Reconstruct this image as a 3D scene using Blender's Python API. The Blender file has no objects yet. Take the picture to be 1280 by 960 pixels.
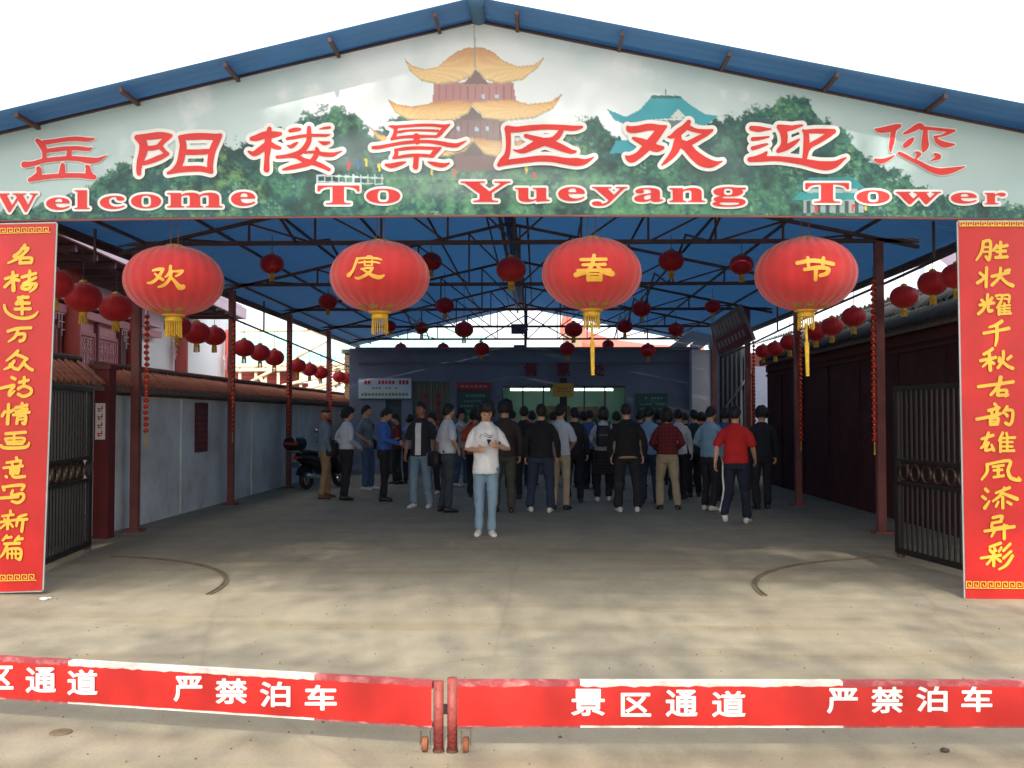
import bpy, bmesh, math, random
import numpy as np
from mathutils import Vector, Matrix, noise
random.seed(7); np.random.seed(7)
R = math.radians
scn = bpy.context.scene
COL = scn.collection

# ------------------------------------------------------------------ camera
F = 1280.0
CAM = Vector((0, 0, 1.6))
YAW = math.atan2(32, 1280); PITCH = math.atan2(42, 1280)
cd = bpy.data.cameras.new('camera'); cam = bpy.data.objects.new('camera', cd); COL.objects.link(cam)
cd.sensor_width = 36; cd.lens = 36.0 * F / 1280; cd.clip_end = 2000; cd.clip_start = 0.05
cam.location = CAM; cam.rotation_euler = (math.pi/2 + PITCH, 0, YAW)
scn.camera = cam
RC = Matrix.Rotation(YAW, 3, 'Z') @ Matrix.Rotation(math.pi/2 + PITCH, 3, 'X')

def ray(px, py):
    return RC @ Vector(((px-640)/F, -(py-480)/F, -1.0))
def P(px, py, Y):                      # point seen at a photo pixel, at real distance Y
    d = ray(px, py); return CAM + d*(Y/d.y)
def G(px, py, z=0.0):                  # where the ground is at a photo pixel
    d = ray(px, py); return CAM + d*((z-CAM.z)/d.z)
def onplane(px, py, p0, n):
    d = ray(px, py); return CAM + d*((p0-CAM).dot(n)/d.dot(n))

# ------------------------------------------------------------------ world, sun, exposure
SUN_EL = 41.0; SUN_AZ = 178.0          # azimuth clockwise from +Y: behind the camera, a little to its right
w = bpy.data.worlds.new('World'); scn.world = w; w.use_nodes = True
nt = w.node_tree; nt.nodes.clear()
out = nt.nodes.new('ShaderNodeOutputWorld'); bg = nt.nodes.new('ShaderNodeBackground')
sky = nt.nodes.new('ShaderNodeTexSky'); sky.sky_type = 'NISHITA'; sky.sun_disc = False
sky.sun_elevation = R(SUN_EL); sky.sun_rotation = R(SUN_AZ)
sky.air_density = 1.0; sky.dust_density = 6.0; sky.ozone_density = 1.0
hz = nt.nodes.new('ShaderNodeMix'); hz.data_type = 'RGBA'; hz.blend_type = 'MIX'
hz.inputs[0].default_value = 0.6; hz.inputs[7].default_value = (7.5, 7.7, 7.9, 1)
nt.links.new(sky.outputs[0], hz.inputs[6]); nt.links.new(hz.outputs[2], bg.inputs[0])
bg.inputs[1].default_value = 0.15
nt.links.new(bg.outputs[0], out.inputs[0])
sd = bpy.data.lights.new('sun', 'SUN'); sun = bpy.data.objects.new('sun', sd); COL.objects.link(sun)
sd.energy = 2.0; sd.angle = R(0.8); sd.color = (1.0, 0.92, 0.78)
sdir = Vector((math.sin(R(SUN_AZ))*math.cos(R(SUN_EL)), math.cos(R(SUN_AZ))*math.cos(R(SUN_EL)), math.sin(R(SUN_EL))))
sun.rotation_euler = sdir.to_track_quat('Z', 'Y').to_euler()
scn.view_settings.view_transform = 'Standard'; scn.view_settings.look = 'None'
scn.view_settings.exposure = 1.12; scn.view_settings.gamma = 1.0
scn.cycles.max_bounces = 8; scn.cycles.use_denoising = True
scn.cycles.transparent_max_bounces = 8

# ------------------------------------------------------------------ materials
def lin(c):
    return tuple(((v/255)/12.92 if v/255 <= .04045 else ((v/255+.055)/1.055)**2.4) for v in c)
MATS = {}
def M(name, col, rough=.7, metal=0., var=.12, scale=3., bump=.0, bscale=40., spec=.5, transl=None, col2=None, thr=None, sheen=0., detail=5):
    """col: linear albedo. noise varies it between (1-var) and (1+var), or towards col2 through threshold thr"""
    if name in MATS: return MATS[name]
    m = bpy.data.materials.new(name); m.use_nodes = True; MATS[name] = m
    n = m.node_tree; b = n.nodes['Principled BSDF']
    b.inputs['Roughness'].default_value = rough; b.inputs['Metallic'].default_value = metal
    b.inputs['Specular IOR Level'].default_value = spec
    if sheen: b.inputs['Sheen Weight'].default_value = sheen
    tc = n.nodes.new('ShaderNodeTexCoord'); no = n.nodes.new('ShaderNodeTexNoise')
    no.inputs['Scale'].default_value = scale; no.inputs['Detail'].default_value = detail; no.inputs['Roughness'].default_value = .6
    n.links.new(tc.outputs['Object'], no.inputs['Vector'])
    rp = n.nodes.new('ShaderNodeValToRGB'); n.links.new(no.outputs['Fac'], rp.inputs[0])
    lo, hi = thr if thr else (.3, .7)
    rp.color_ramp.elements[0].position = lo; rp.color_ramp.elements[1].position = hi
    a = [max(0, c*(1-var)) for c in col]; c2 = [c*(1+var) for c in (col if col2 is None else col2)]
    rp.color_ramp.elements[0].color = (*a, 1); rp.color_ramp.elements[1].color = (*c2, 1)
    n.links.new(rp.outputs[0], b.inputs['Base Color'])
    if bump:
        nb = n.nodes.new('ShaderNodeTexNoise'); nb.inputs['Scale'].default_value = bscale; nb.inputs['Detail'].default_value = 4
        n.links.new(tc.outputs['Object'], nb.inputs['Vector'])
        bu = n.nodes.new('ShaderNodeBump'); bu.inputs['Strength'].default_value = bump; bu.inputs['Distance'].default_value = .02
        n.links.new(nb.outputs['Fac'], bu.inputs['Height']); n.links.new(bu.outputs[0], b.inputs['Normal'])
    if transl:
        t = n.nodes.new('ShaderNodeBsdfTranslucent'); t.inputs[0].default_value = (*transl[1], 1)
        mx = n.nodes.new('ShaderNodeMixShader'); mx.inputs[0].default_value = transl[0]
        n.links.new(b.outputs[0], mx.inputs[1]); n.links.new(t.outputs[0], mx.inputs[2])
        n.links.new(mx.outputs[0], n.nodes['Material Output'].inputs[0])
    return m
def EM(name, col, s):
    m = bpy.data.materials.new(name); m.use_nodes = True
    b = m.node_tree.nodes['Principled BSDF']; b.inputs['Base Color'].default_value = (.8, .8, .8, 1)
    b.inputs['Emission Color'].default_value = (*col, 1); b.inputs['Emission Strength'].default_value = s
    return m

# ------------------------------------------------------------------ mesh building
class MB:
    def __init__(s): s.v = []; s.f = []; s.mi = []
    def add(s, vs, fs, mi=0):
        o = len(s.v); s.v += [tuple(x) for x in vs]; s.f += [tuple(i+o for i in f) for f in fs]; s.mi += [mi]*len(fs)
    def box(s, c, d, rot=None, mi=0):
        x, y, z = d[0]/2, d[1]/2, d[2]/2; c = Vector(c)
        vs = [Vector(p) for p in ((-x,-y,-z),(x,-y,-z),(x,y,-z),(-x,y,-z),(-x,-y,z),(x,-y,z),(x,y,z),(-x,y,z))]
        if rot is not None: vs = [rot @ p for p in vs]
        s.add([c+p for p in vs], [(0,3,2,1),(4,5,6,7),(0,1,5,4),(1,2,6,5),(2,3,7,6),(3,0,4,7)], mi); return s
    def bar(s, a, b, wd, h=None, mi=0):         # square bar from a to b
        a, b = Vector(a), Vector(b); d = b-a; q = d.to_track_quat('Z', 'Y').to_matrix()
        s.box((a+b)/2, (wd, h or wd, d.length), q, mi); return s
    def tube(s, pts, rad, n=8, cap=True, mi=0, flat=None):
        pts = [Vector(p) for p in pts]; k = len(pts)
        if not hasattr(rad, '__len__'): rad = [rad]*k
        rings = []; up0 = None
        for i, p in enumerate(pts):
            t = (pts[min(i+1, k-1)]-pts[max(i-1, 0)]).normalized()
            if up0 is None:
                up0 = Vector((0,0,1)) if abs(t.z) < .9 else Vector((0,1,0))
            a = up0.cross(t).normalized(); b = t.cross(a); up0 = b
            r = rad[i]; ra, rb = (r if not hasattr(r, '__len__') else r[0]), (r if not hasattr(r, '__len__') else r[1])
            rings.append([p+a*ra*math.cos(2*math.pi*j/n)+b*rb*math.sin(2*math.pi*j/n) for j in range(n)])
        s.rings(rings, cap, mi); return s
    def rings(s, rings, cap=True, mi=0):
        n = len(rings[0]); vs = [v for r in rings for v in r]; fs = []
        for i in range(len(rings)-1):
            for j in range(n):
                k = (j+1) % n; fs.append((i*n+j, i*n+k, (i+1)*n+k, (i+1)*n+j))
        if cap: fs.append(tuple(reversed(range(n)))); fs.append(tuple((len(rings)-1)*n+j for j in range(n)))
        s.add(vs, fs, mi); return s
    def lathe(s, prof, c=(0,0,0), n=24, mi=0, sx=1, sy=1):
        c = Vector(c)
        s.rings([[c+Vector((r*sx*math.cos(2*math.pi*j/n), r*sy*math.sin(2*math.pi*j/n), z)) for j in range(n)] for r, z in prof], True, mi); return s
    def ell(s, c, r, nu=14, nv=9, rot=None, mi=0):
        c = Vector(c); rg = []
        for i in range(nv):
            t = math.pi*(i+.15)/(nv-1+.3); rg.append([])
            for j in range(nu):
                v = Vector((r[0]*math.sin(t)*math.cos(2*math.pi*j/nu), r[1]*math.sin(t)*math.sin(2*math.pi*j/nu), -r[2]*math.cos(t)))
                rg[-1].append(c+(rot @ v if rot is not None else v))
        s.rings(rg, True, mi); return s
    def me(s, name, mats, smooth=False):
        m = bpy.data.meshes.new(name); m.from_pydata(s.v, [], s.f)
        for x in (mats if isinstance(mats, (list, tuple)) else [mats]): m.materials.append(x)
        m.polygons.foreach_set('material_index', s.mi)
        m.polygons.foreach_set('use_smooth', [smooth]*len(s.f)); m.update(); return m
    def build(s, name, mats, parent=None, smooth=False):
        return link(name, s.me(name, mats, smooth), parent)
def link(name, me, parent=None, loc=None, rz=None):
    o = bpy.data.objects.new(name, me); COL.objects.link(o)
    if parent is not None: o.parent = parent
    if loc is not None: o.location = loc
    if rz is not None: o.rotation_euler = (0, 0, rz)
    return o
def tag(o, label=None, cat=None, group=None, kind=None):
    if label: o['label'] = label
    if cat: o['category'] = cat
    if group: o['group'] = group
    if kind: o['kind'] = kind
    return o
def thing(name, label, cat, loc=(0,0,0), rz=0, group=None):
    return tag(link(name, None, None, loc, rz), label, cat, group)
def copy_tree(o, parent=None):
    c = o.copy(); COL.objects.link(c)
    if parent is not None: c.parent = parent
    for ch in list(o.children): copy_tree(ch, c)
    return c
def inv(parent_loc, p): return Vector(p)-Vector(parent_loc)

# ------------------------------------------------------------------ lettering
def cat_rom(pts, k=4):
    pts = [p if len(p) == 3 else (*p, 1.4) for p in pts]
    if len(pts) < 3: return pts
    q = [pts[0]]+list(pts)+[pts[-1]]; o = []
    for i in range(1, len(q)-2):
        p0, p1, p2, p3 = map(np.array, q[i-1:i+3])
        for j in range(k):
            t = j/k
            o.append(tuple(.5*((2*p1)+(-p0+p2)*t+(2*p0-5*p1+4*p2-p3)*t*t+(-p0+3*p1-3*p2+p3)*t**3)))
    o.append(pts[-1]); return o
def sdf_strokes(strokes, GX, GY):
    f = np.full(GX.shape, -1e3)
    for s in strokes:
        s = cat_rom(s)
        for a, b in zip(s[:-1], s[1:]):
            ax, ay, ar = a; bx, by, br = b; dx, dy = bx-ax, by-ay
            t = np.clip(((GX-ax)*dx+(GY-ay)*dy)/max(dx*dx+dy*dy, 1e-9), 0, 1)
            f = np.maximum(f, ar+(br-ar)*t-np.hypot(GX-ax-dx*t, GY-ay-dy*t))
    return f
def contour(f, xs, ys):
    vs = {}; V = []; Fc = []
    def vid(k, p):
        if k not in vs: vs[k] = len(V); V.append(p)
        return vs[k]
    ins = f > 0
    anyc = ins[:-1,:-1] | ins[1:,:-1] | ins[:-1,1:] | ins[1:,1:]
    for i, j in zip(*np.nonzero(anyc)):
        cs = [(i,j),(i,j+1),(i+1,j+1),(i+1,j)]; poly = []
        for k in range(4):
            a, b = cs[k], cs[(k+1) % 4]; fa, fb = f[a], f[b]
            if fa > 0: poly.append(vid(a, (xs[a[1]], ys[a[0]])))
            if (fa > 0) != (fb > 0):
                t = fa/(fa-fb); key = (min(a,b), max(a,b))
                poly.append(vid(key, (xs[a[1]]+(xs[b[1]]-xs[a[1]])*t, ys[a[0]]+(ys[b[0]]-ys[a[0]])*t)))
        if len(poly) > 2: Fc.append(tuple(poly))
    return V, Fc
def glyph(f, xs, ys, mapf, name, mat, parent, base=None):
    V, Fc = contour(f, xs, ys)
    if not Fc: return None
    m = bpy.data.meshes.new(name); b = Vector(base or (0,0,0))
    m.from_pydata([tuple(mapf(x, y)-b) for x, y in V], [], Fc); m.materials.append(mat); m.update()
    return link(name, m, parent)
def stroke_glyph(strokes, s, ox, oy, mapf, name, mat, parent, base=None, step=.8, grow=0., pad=3, u=10.):
    """strokes in zoomed tenths: photo px = origin + u*v/s"""
    k = u/s
    st = [[(ox+p[0]*k, oy+p[1]*k, (p[2] if len(p) == 3 else 1.4)*k) for p in q] for q in strokes]
    X = [p[0] for q in st for p in q]; Y = [p[1] for q in st for p in q]; e = pad+grow+5*k
    xs = np.arange(min(X)-e, max(X)+e, step); ys = np.arange(min(Y)-e, max(Y)+e, step)
    GX, GY = np.meshgrid(xs, ys)
    return glyph(sdf_strokes(st, GX, GY)+grow, xs, ys, mapf, name, mat, parent, base)
_fc = {}
def font_edges(ch):
    if ch in _fc: return _fc[ch]
    cu = bpy.data.curves.new('lettering', 'FONT'); cu.body = ch; cu.resolution_u = 5
    o = bpy.data.objects.new('lettering', cu); COL.objects.link(o); bpy.context.view_layer.update()
    m = o.to_mesh(); cnt = {}
    for p in m.polygons:
        for e in p.edge_keys: cnt[e] = cnt.get(e, 0)+1
    E = np.array([[m.vertices[a].co[:2], m.vertices[b].co[:2]] for (a, b), c in cnt.items() if c == 1])
    o.to_mesh_clear(); bpy.data.objects.remove(o); bpy.data.curves.remove(cu)
    _fc[ch] = E; return E
def font_glyph(ch, x0, x1, y0, y1, mapf, name, mat, parent, base=None, step=.6, grow=0., square=False):
    E = font_edges(ch).copy(); mn = E.reshape(-1, 2).min(0); mx = E.reshape(-1, 2).max(0)
    if square: mn = np.array([0.02, -.12]); mx = np.array([.98, .86])
    E = (E-mn)/(mx-mn); E[..., 0] = x0+E[..., 0]*(x1-x0); E[..., 1] = y1-E[..., 1]*(y1-y0)
    e = 2+grow; xs = np.arange(E[..., 0].min()-e, E[..., 0].max()+e, step); ys = np.arange(E[..., 1].min()-e, E[..., 1].max()+e, step)
    GX, GY = np.meshgrid(xs, ys); d = np.full(GX.shape, 1e3); ins = np.zeros(GX.shape, bool)
    for (ax, ay), (bx, by) in E:
        dx, dy = bx-ax, by-ay
        t = np.clip(((GX-ax)*dx+(GY-ay)*dy)/max(dx*dx+dy*dy, 1e-12), 0, 1)
        d = np.minimum(d, np.hypot(GX-ax-dx*t, GY-ay-dy*t))
        c = (ay > GY) != (by > GY)
        if dy: ins ^= c & (GX < ax+dx*(GY-ay)/dy)
    return glyph(np.where(ins, d, -d)+grow, xs, ys, mapf, name, mat, parent, base)

# ------------------------------------------------------------------ shared materials
steel = M('painted_brown_steel', lin((82, 58, 56)), .6, 0, .3, 4, .15, 60)
postm = M('red_brown_post_paint', lin((120, 66, 62)), .55, 0, .25, 3, .2, 40)
redp = M('dull_red_pipe_paint', lin((146, 66, 62)), .5, 0, .3, 14, .3, 60)
gold = M('gold_trim', lin((214, 170, 60)), .45, .3, .2, 8)
fringe = M('yellow_fringe', lin((205, 165, 55)), .9, 0, .25, 30)
black = M('black_paint', lin((28, 28, 30)), .5, 0, .3, 5)
white = M('white_paint', (.75, .75, .73), .6, 0, .06, 3)
print_red = M('print_red', lin((214, 44, 40)), .45, 0, .05, 2)
print_white = M('print_white', (.8, .8, .79), .45, 0, .03, 2)
print_gold = M('print_gold', lin((222, 178, 58)), .45, 0, .08, 4)

# ------------------------------------------------------------------ ground
def ground_mat():
    m = bpy.data.materials.new('concrete_paving'); m.use_nodes = True; n = m.node_tree; b = n.nodes['Principled BSDF']
    L = n.links; tc = n.nodes.new('ShaderNodeTexCoord')
    def noise_(sc, det=6, ro=.6, st=None):
        no = n.nodes.new('ShaderNodeTexNoise'); no.inputs['Scale'].default_value = sc; no.inputs['Detail'].default_value = det; no.inputs['Roughness'].default_value = ro
        if st:
            mp = n.nodes.new('ShaderNodeMapping'); mp.inputs['Scale'].default_value = st; L.new(tc.outputs['Object'], mp.inputs[0]); L.new(mp.outputs[0], no.inputs['Vector'])
        else: L.new(tc.outputs['Object'], no.inputs['Vector'])
        return no
    def ramp(src, a, b_, ca, cb):
        r = n.nodes.new('ShaderNodeValToRGB'); r.color_ramp.elements[0].position = a; r.color_ramp.elements[1].position = b_
        r.color_ramp.elements[0].color = (*ca, 1); r.color_ramp.elements[1].color = (*cb, 1); L.new(src, r.inputs[0]); return r
    def mul(a, c, f=1.0, mode='MULTIPLY'):
        x = n.nodes.new('ShaderNodeMix'); x.data_type = 'RGBA'; x.blend_type = mode; x.inputs[0].default_value = f
        L.new(a, x.inputs[6]); L.new(c, x.inputs[7]); return x.outputs[2]
    base = ramp(noise_(.35, 8, .65).outputs[0], .3, .7, (.48, .435, .345), (.58, .535, .43))
    c = mul(base.outputs[0], ramp(noise_(2.2, 8, .7, (1, .45, 1)).outputs[0], .35, .65, (.84, .84, .84), (1.05, 1.04, 1.0)).outputs[0])
    c = mul(c, ramp(noise_(60, 3, .7).outputs[0], .3, .7, (.88, .88, .88), (1.08, 1.08, 1.08)).outputs[0])
    c = mul(c, ramp(noise_(7, 6, .8).outputs[0], .62, .8, (1, 1, 1), (.72, .68, .62)).outputs[0])
    # long dusty streaks across the front of the drive
    c = mul(c, ramp(noise_(.9, 5, .6, (.25, 2.2, 1)).outputs[0], .5, .72, (1, 1, 1), (.86, .80, .70)).outputs[0])
    # darker patch with a noisy edge where the right gate swings
    sx = n.nodes.new('ShaderNodeMapping'); sx.inputs['Location'].default_value = (-3.55*.8, -10.7*.62, 0); sx.inputs['Scale'].default_value = (.8, .62, 0)
    L.new(tc.outputs['Object'], sx.inputs[0])
    ln = n.nodes.new('ShaderNodeVectorMath'); ln.operation = 'LENGTH'; L.new(sx.outputs[0], ln.inputs[0])
    ad = n.nodes.new('ShaderNodeMath'); ad.operation = 'MULTIPLY_ADD'; L.new(noise_(1.6, 7, .7).outputs[0], ad.inputs[0]); ad.inputs[1].default_value = 1.6; L.new(ln.outputs['Value'], ad.inputs[2])
    c = mul(c, ramp(ad.outputs[0], 1.25, 1.75, (.62, .60, .56), (1, 1, 1)).outputs[0])
    # fine cracks
    vo = n.nodes.new('ShaderNodeTexVoronoi'); vo.feature = 'DISTANCE_TO_EDGE'; vo.inputs['Scale'].default_value = .28
    ds = n.nodes.new('ShaderNodeMix'); ds.data_type = 'VECTOR'; ds.inputs[0].default_value = .12
    L.new(tc.outputs['Object'], ds.inputs[4]); L.new(noise_(1.5).outputs['Color'], ds.inputs[5]); L.new(ds.outputs[1], vo.inputs['Vector'])
    c = mul(c, ramp(vo.outputs['Distance'], .0, .006, (.6, .57, .52), (1, 1, 1)).outputs[0], .25)
    L.new(c, b.inputs['Base Color']); b.inputs['Roughness'].default_value = .85; b.inputs['Specular IOR Level'].default_value = .3
    bu = n.nodes.new('ShaderNodeBump'); bu.inputs['Strength'].default_value = .35; bu.inputs['Distance'].default_value = .01
    L.new(noise_(45, 6, .7).outputs[0], bu.inputs['Height']); L.new(bu.outputs[0], b.inputs['Normal'])
    return m
g = MB(); g.add([(-250,-150,0),(250,-150,0),(250,350,0),(-250,350,0)], [(0,1,2,3)])
tag(g.build('ground', ground_mat()), 'pale dusty concrete forecourt and driveway under and before the canopy', kind='structure')

# gate wheel tracks: curved grooves of bare steel in the concrete
track_m = M('worn_track_steel', lin((126, 112, 92)), .6, .3, .3, 6, .3, 30)
def arc_track(cx, cy, r, a0, a1, label, wd=.055):
    mb = MB(); n = 40; rg = []
    for i in range(n+1):
        a = R(a0+(a1-a0)*i/n); c, s = math.cos(a), math.sin(a)
        q = lambda rr, z: (cx+rr*c, cy+rr*s, z)
        rg.append([q(r-wd/2, .001), q(r-wd/2, .012), q(r-.014, .012), q(r-.014, .003), q(r+.014, .003), q(r+.014, .012), q(r+wd/2, .012), q(r+wd/2, .001)])
    mb.rings(rg)
    return tag(mb.build('gate_track', track_m), label, 'gate track', 'curved steel gate tracks in the paving')
arc_track(-5.32, 9.4, 2.35, -4, 80, 'curved steel gate track in the paving before the left wall')
arc_track(4.45, 9.45, 2.42, 102, 184, 'curved steel gate track in the darker paving on the right')

# ------------------------------------------------------------------ canopy
RX = -.54; RZ = 5.22; SL = .232; SR = .207; XL = -5.98; XR = 5.70
def zr(x): return RZ-(RX-x)*SL if x < RX else RZ-(x-RX)*SR
Y0, Y1 = 8.86, 34.0
canopy = thing('entrance_canopy', 'long blue pitched roof on brown steel trusses and red-brown posts', 'canopy', (0, 0, 0))
blue = M('blue_plastic_roof_sheet', lin((100, 146, 188)), .5, 0, .2, .5, .0, transl=(.5, lin((116, 156, 188))))
def sheet_mesh(sgn, wd):
    mb = MB(); n = 26; xe = XL if sgn < 0 else XR; sl = SL if sgn < 0 else SR
    top, bot = [], []
    for i in range(n+1):
        y = wd*i/n; z = .013*math.cos(2*math.pi*i/n*6)
        for xx, lst in ((RX, top), (xe, bot)):
            lst.append((xx, y, zr(xx)+.055+z))
    N = n+1; vs = top+bot+[(x, y, z+.006) for x, y, z in top+bot]
    fs = [(i, i+1, N+i+1, N+i) for i in range(n)]+[(2*N+i, 3*N+i, 3*N+i+1, 2*N+i+1) for i in range(n)]
    fs += [(0, N, 3*N, 2*N), (N-1, 2*N+N-1, 3*N+N-1, N+N-1)]+[(N+i, N+i+1, 3*N+i+1, 3*N+i) for i in range(n)]
    mb.add(vs, fs); return mb.me('roof_sheet', blue, True)
nsh = 28; pit = (Y1-Y0)/nsh
for sg in (-1, 1):
    sm = sheet_mesh(sg, pit-.012)
    for i in range(nsh):
        o = link('roof_sheet', sm, canopy, (0, Y0+i*pit, random.uniform(-.003, .003)))
mb = MB(); mb.tube([(RX, Y0-.02, RZ+.06), (RX, Y1, RZ+.06)], (.075), 12); mb.build('ridge_cap', blue, canopy, True)
# purlins, seen end-on past the banner
xs_l = [RX-.36-.93*i for i in range(6)]+[XL+.05]; xs_r = [RX+.36+.93*i for i in range(6)]+[XR-.05]
for x in xs_l+xs_r:
    mb = MB(); y0 = Y0+.02
    a = math.atan(SL if x < RX else -SR)
    z = zr(x)+.012
    mb.box((x, (y0+Y1)/2, z), (.032, Y1-y0, .04), Matrix.Rotation(-a, 3, 'Y')); mb.build('purlin', steel, canopy)
CH = 4.06
def truss(y, name='truss', x0=-5.95, x1=5.3, cz=CH):
    r = link(name, None, canopy)
    t = .05
    mb = MB(); mb.box(((x0+x1)/2, y, cz), (x1-x0, t, .06)); mb.build('bottom_chord', steel, r)
    mb = MB()
    mb.bar((x0, y, zr(x0)-.04), (RX, y, RZ-.04), t); mb.bar((RX, y, RZ-.04), (x1, y, zr(x1)-.04), t); mb.build('rafter', steel, r)
    wb = MB(); n = 12; step = (x1-x0)/n
    for i in range(1, n):
        x = x0+i*step
        if zr(x)-.05-cz > .05: wb.box((x, y, (cz+zr(x)-.05)/2), (.03, .03, zr(x)-.05-cz))
    for i in range(n):
        xa, xb = x0+i*step, x0+(i+1)*step
        if (i < n/2): pa, pb = (xa, max(zr(xa)-.06, cz)), (xb, cz)
        else: pa, pb = (xa, cz), (xb, max(zr(xb)-.06, cz))
        if i in (0, n-1): continue
        wb.bar((pa[0], y+.03, pa[1]), (pb[0], y+.03, pb[1]), .028)
    wb.build('web', steel, r)
TY = [9.62, 14.3, 18.8, 23.2, 27.6, 32.0]
for y in TY: truss(y)
# longitudinal stiffening trusses between the roof trusses (zigzag seen under the sheet)
for x in (-3.4, 2.4):
    mb = MB()
    for a, b in zip(TY[:-1], TY[1:]):
        mb.bar((x, a, CH), (x, (a+b)/2, zr(x)-.05), .03); mb.bar((x, (a+b)/2, zr(x)-.05), (x, b, CH), .03)
    mb.build('bracing', steel, canopy)
# ridge beam pair
for dx in (-.12, .12):
    mb = MB(); mb.box((RX+dx+(0), (Y0+Y1)/2+.3, RZ-.10), (.06, Y1-Y0-.6, .10)); mb.build('ridge_beam', steel, canopy)
# posts
PL, PR = -5.66, 4.74
for y in TY[1:5]:
    for x in (PL, PR):
        mb = MB(); top = zr(x)-.08; mb.box((x, y, top/2), (.11, .11, top)); mb.box((x, y, .02), (.24, .24, .04)); mb.build('post', postm, canopy)
for x, y in ((-5.02, 9.66), (4.28, 9.66)):
    mb = MB(); top = zr(x)-.1; mb.box((x, y, top/2), (.12, .12, top)); mb.build('post', postm, canopy)
mb = MB(); mb.box((-.39, 33.0, (RZ-.1)/2), (.09, .09, RZ-.1)); mb.build('post', steel, canopy)
# lantern rails under the eaves
railL = [(-5.66, 9.8, 3.62), (-5.66, 14.3, 3.54), (-5.66, 18.8, 3.44), (-5.66, 23.2, 3.32), (-5.66, 27.6, 3.2), (-5.5, 31.6, 3.04)]
railR = [(5.0, 9.8, 3.66), (4.95, 14.3, 3.52), (4.9, 18.8, 3.42), (4.9, 23.2, 3.3), (4.9, 27.2, 3.2)]
for rl in (railL, railR):
    mb = MB(); mb.tube(rl, .02, 6); mb.build('rail', steel, canopy, True)
    for yy in (10.4, 11.6, 12.9, 16.6, 21.0):
        mb = MB()
        for a, b in zip(rl[:-1], rl[1:]):
            if a[1] <= yy <= b[1]:
                t = (yy-a[1])/(b[1]-a[1]); p = Vector(a).lerp(Vector(b), t); mb.bar(p, (p.x, p.y, zr(p.x)-.02), .03)
        mb.build('hanger', steel, canopy)
for x in (XL+.02, XR-.02):
    mb = MB(); mb.box((x, (Y0+Y1)/2, zr(x)-.03), (.05, Y1-Y0, .07)); mb.build('eave_beam', steel, canopy)
# back diagonals and pale far end braces
mb = MB()
for a, b in (((-1.9, 33.1, CH), (-.39, 33.1, RZ-.3)), ((-.39, 33.1, RZ-.3), (1.2, 33.1, CH)), ((-4.2, 33.1, CH-.5), (-.5, 33.1, CH-.5)), ((0, 33.1, CH-.5), (4.2, 33.1, CH-.5))):
    mb.bar(a, b, .035)
mb.build('bracing', steel, canopy)

# ------------------------------------------------------------------ welcome banner (photo print on a gable panel)
YB = 9.30
def top_px(x): return 28+(597-x)*140/597 if x < 597 else 28+(x-597)*139/683
def bot_px(x): return float(np.interp(x, [-110, 0, 300, 640, 960, 1280, 1380], [276, 275, 270.5, 268, 269, 273, 276]))
def value_noise(X, Y, s, seed, octv=5, gain=.55):
    rng = np.random.RandomState(seed); g_ = rng.rand(256, 256); o = np.zeros_like(X); a = 1.; tot = 0
    for k in range(octv):
        x = X/s*2**k+17.3*k; y = Y/s*2**k+5.1*k
        xi = np.floor(x).astype(int); yi = np.floor(y).astype(int); fx = x-xi; fy = y-yi
        fx = fx*fx*(3-2*fx); fy = fy*fy*(3-2*fy)
        A = g_[yi % 256, xi % 256]; B = g_[yi % 256, (xi+1) % 256]; C_ = g_[(yi+1) % 256, xi % 256]; D = g_[(yi+1) % 256, (xi+1) % 256]
        o += a*((A*(1-fx)+B*fx)*(1-fy)+(C_*(1-fx)+D*fx)*fy); tot += a; a *= gain
    return o/tot
def inpoly(X, Y, pts):
    ins = np.zeros(X.shape, bool)
    for (ax, ay), (bx, by) in zip(pts, pts[1:]+pts[:1]):
        if ay != by: ins ^= ((ay > Y) != (by > Y)) & (X < ax+(bx-ax)*(Y-ay)/(by-ay))
    return ins
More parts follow.
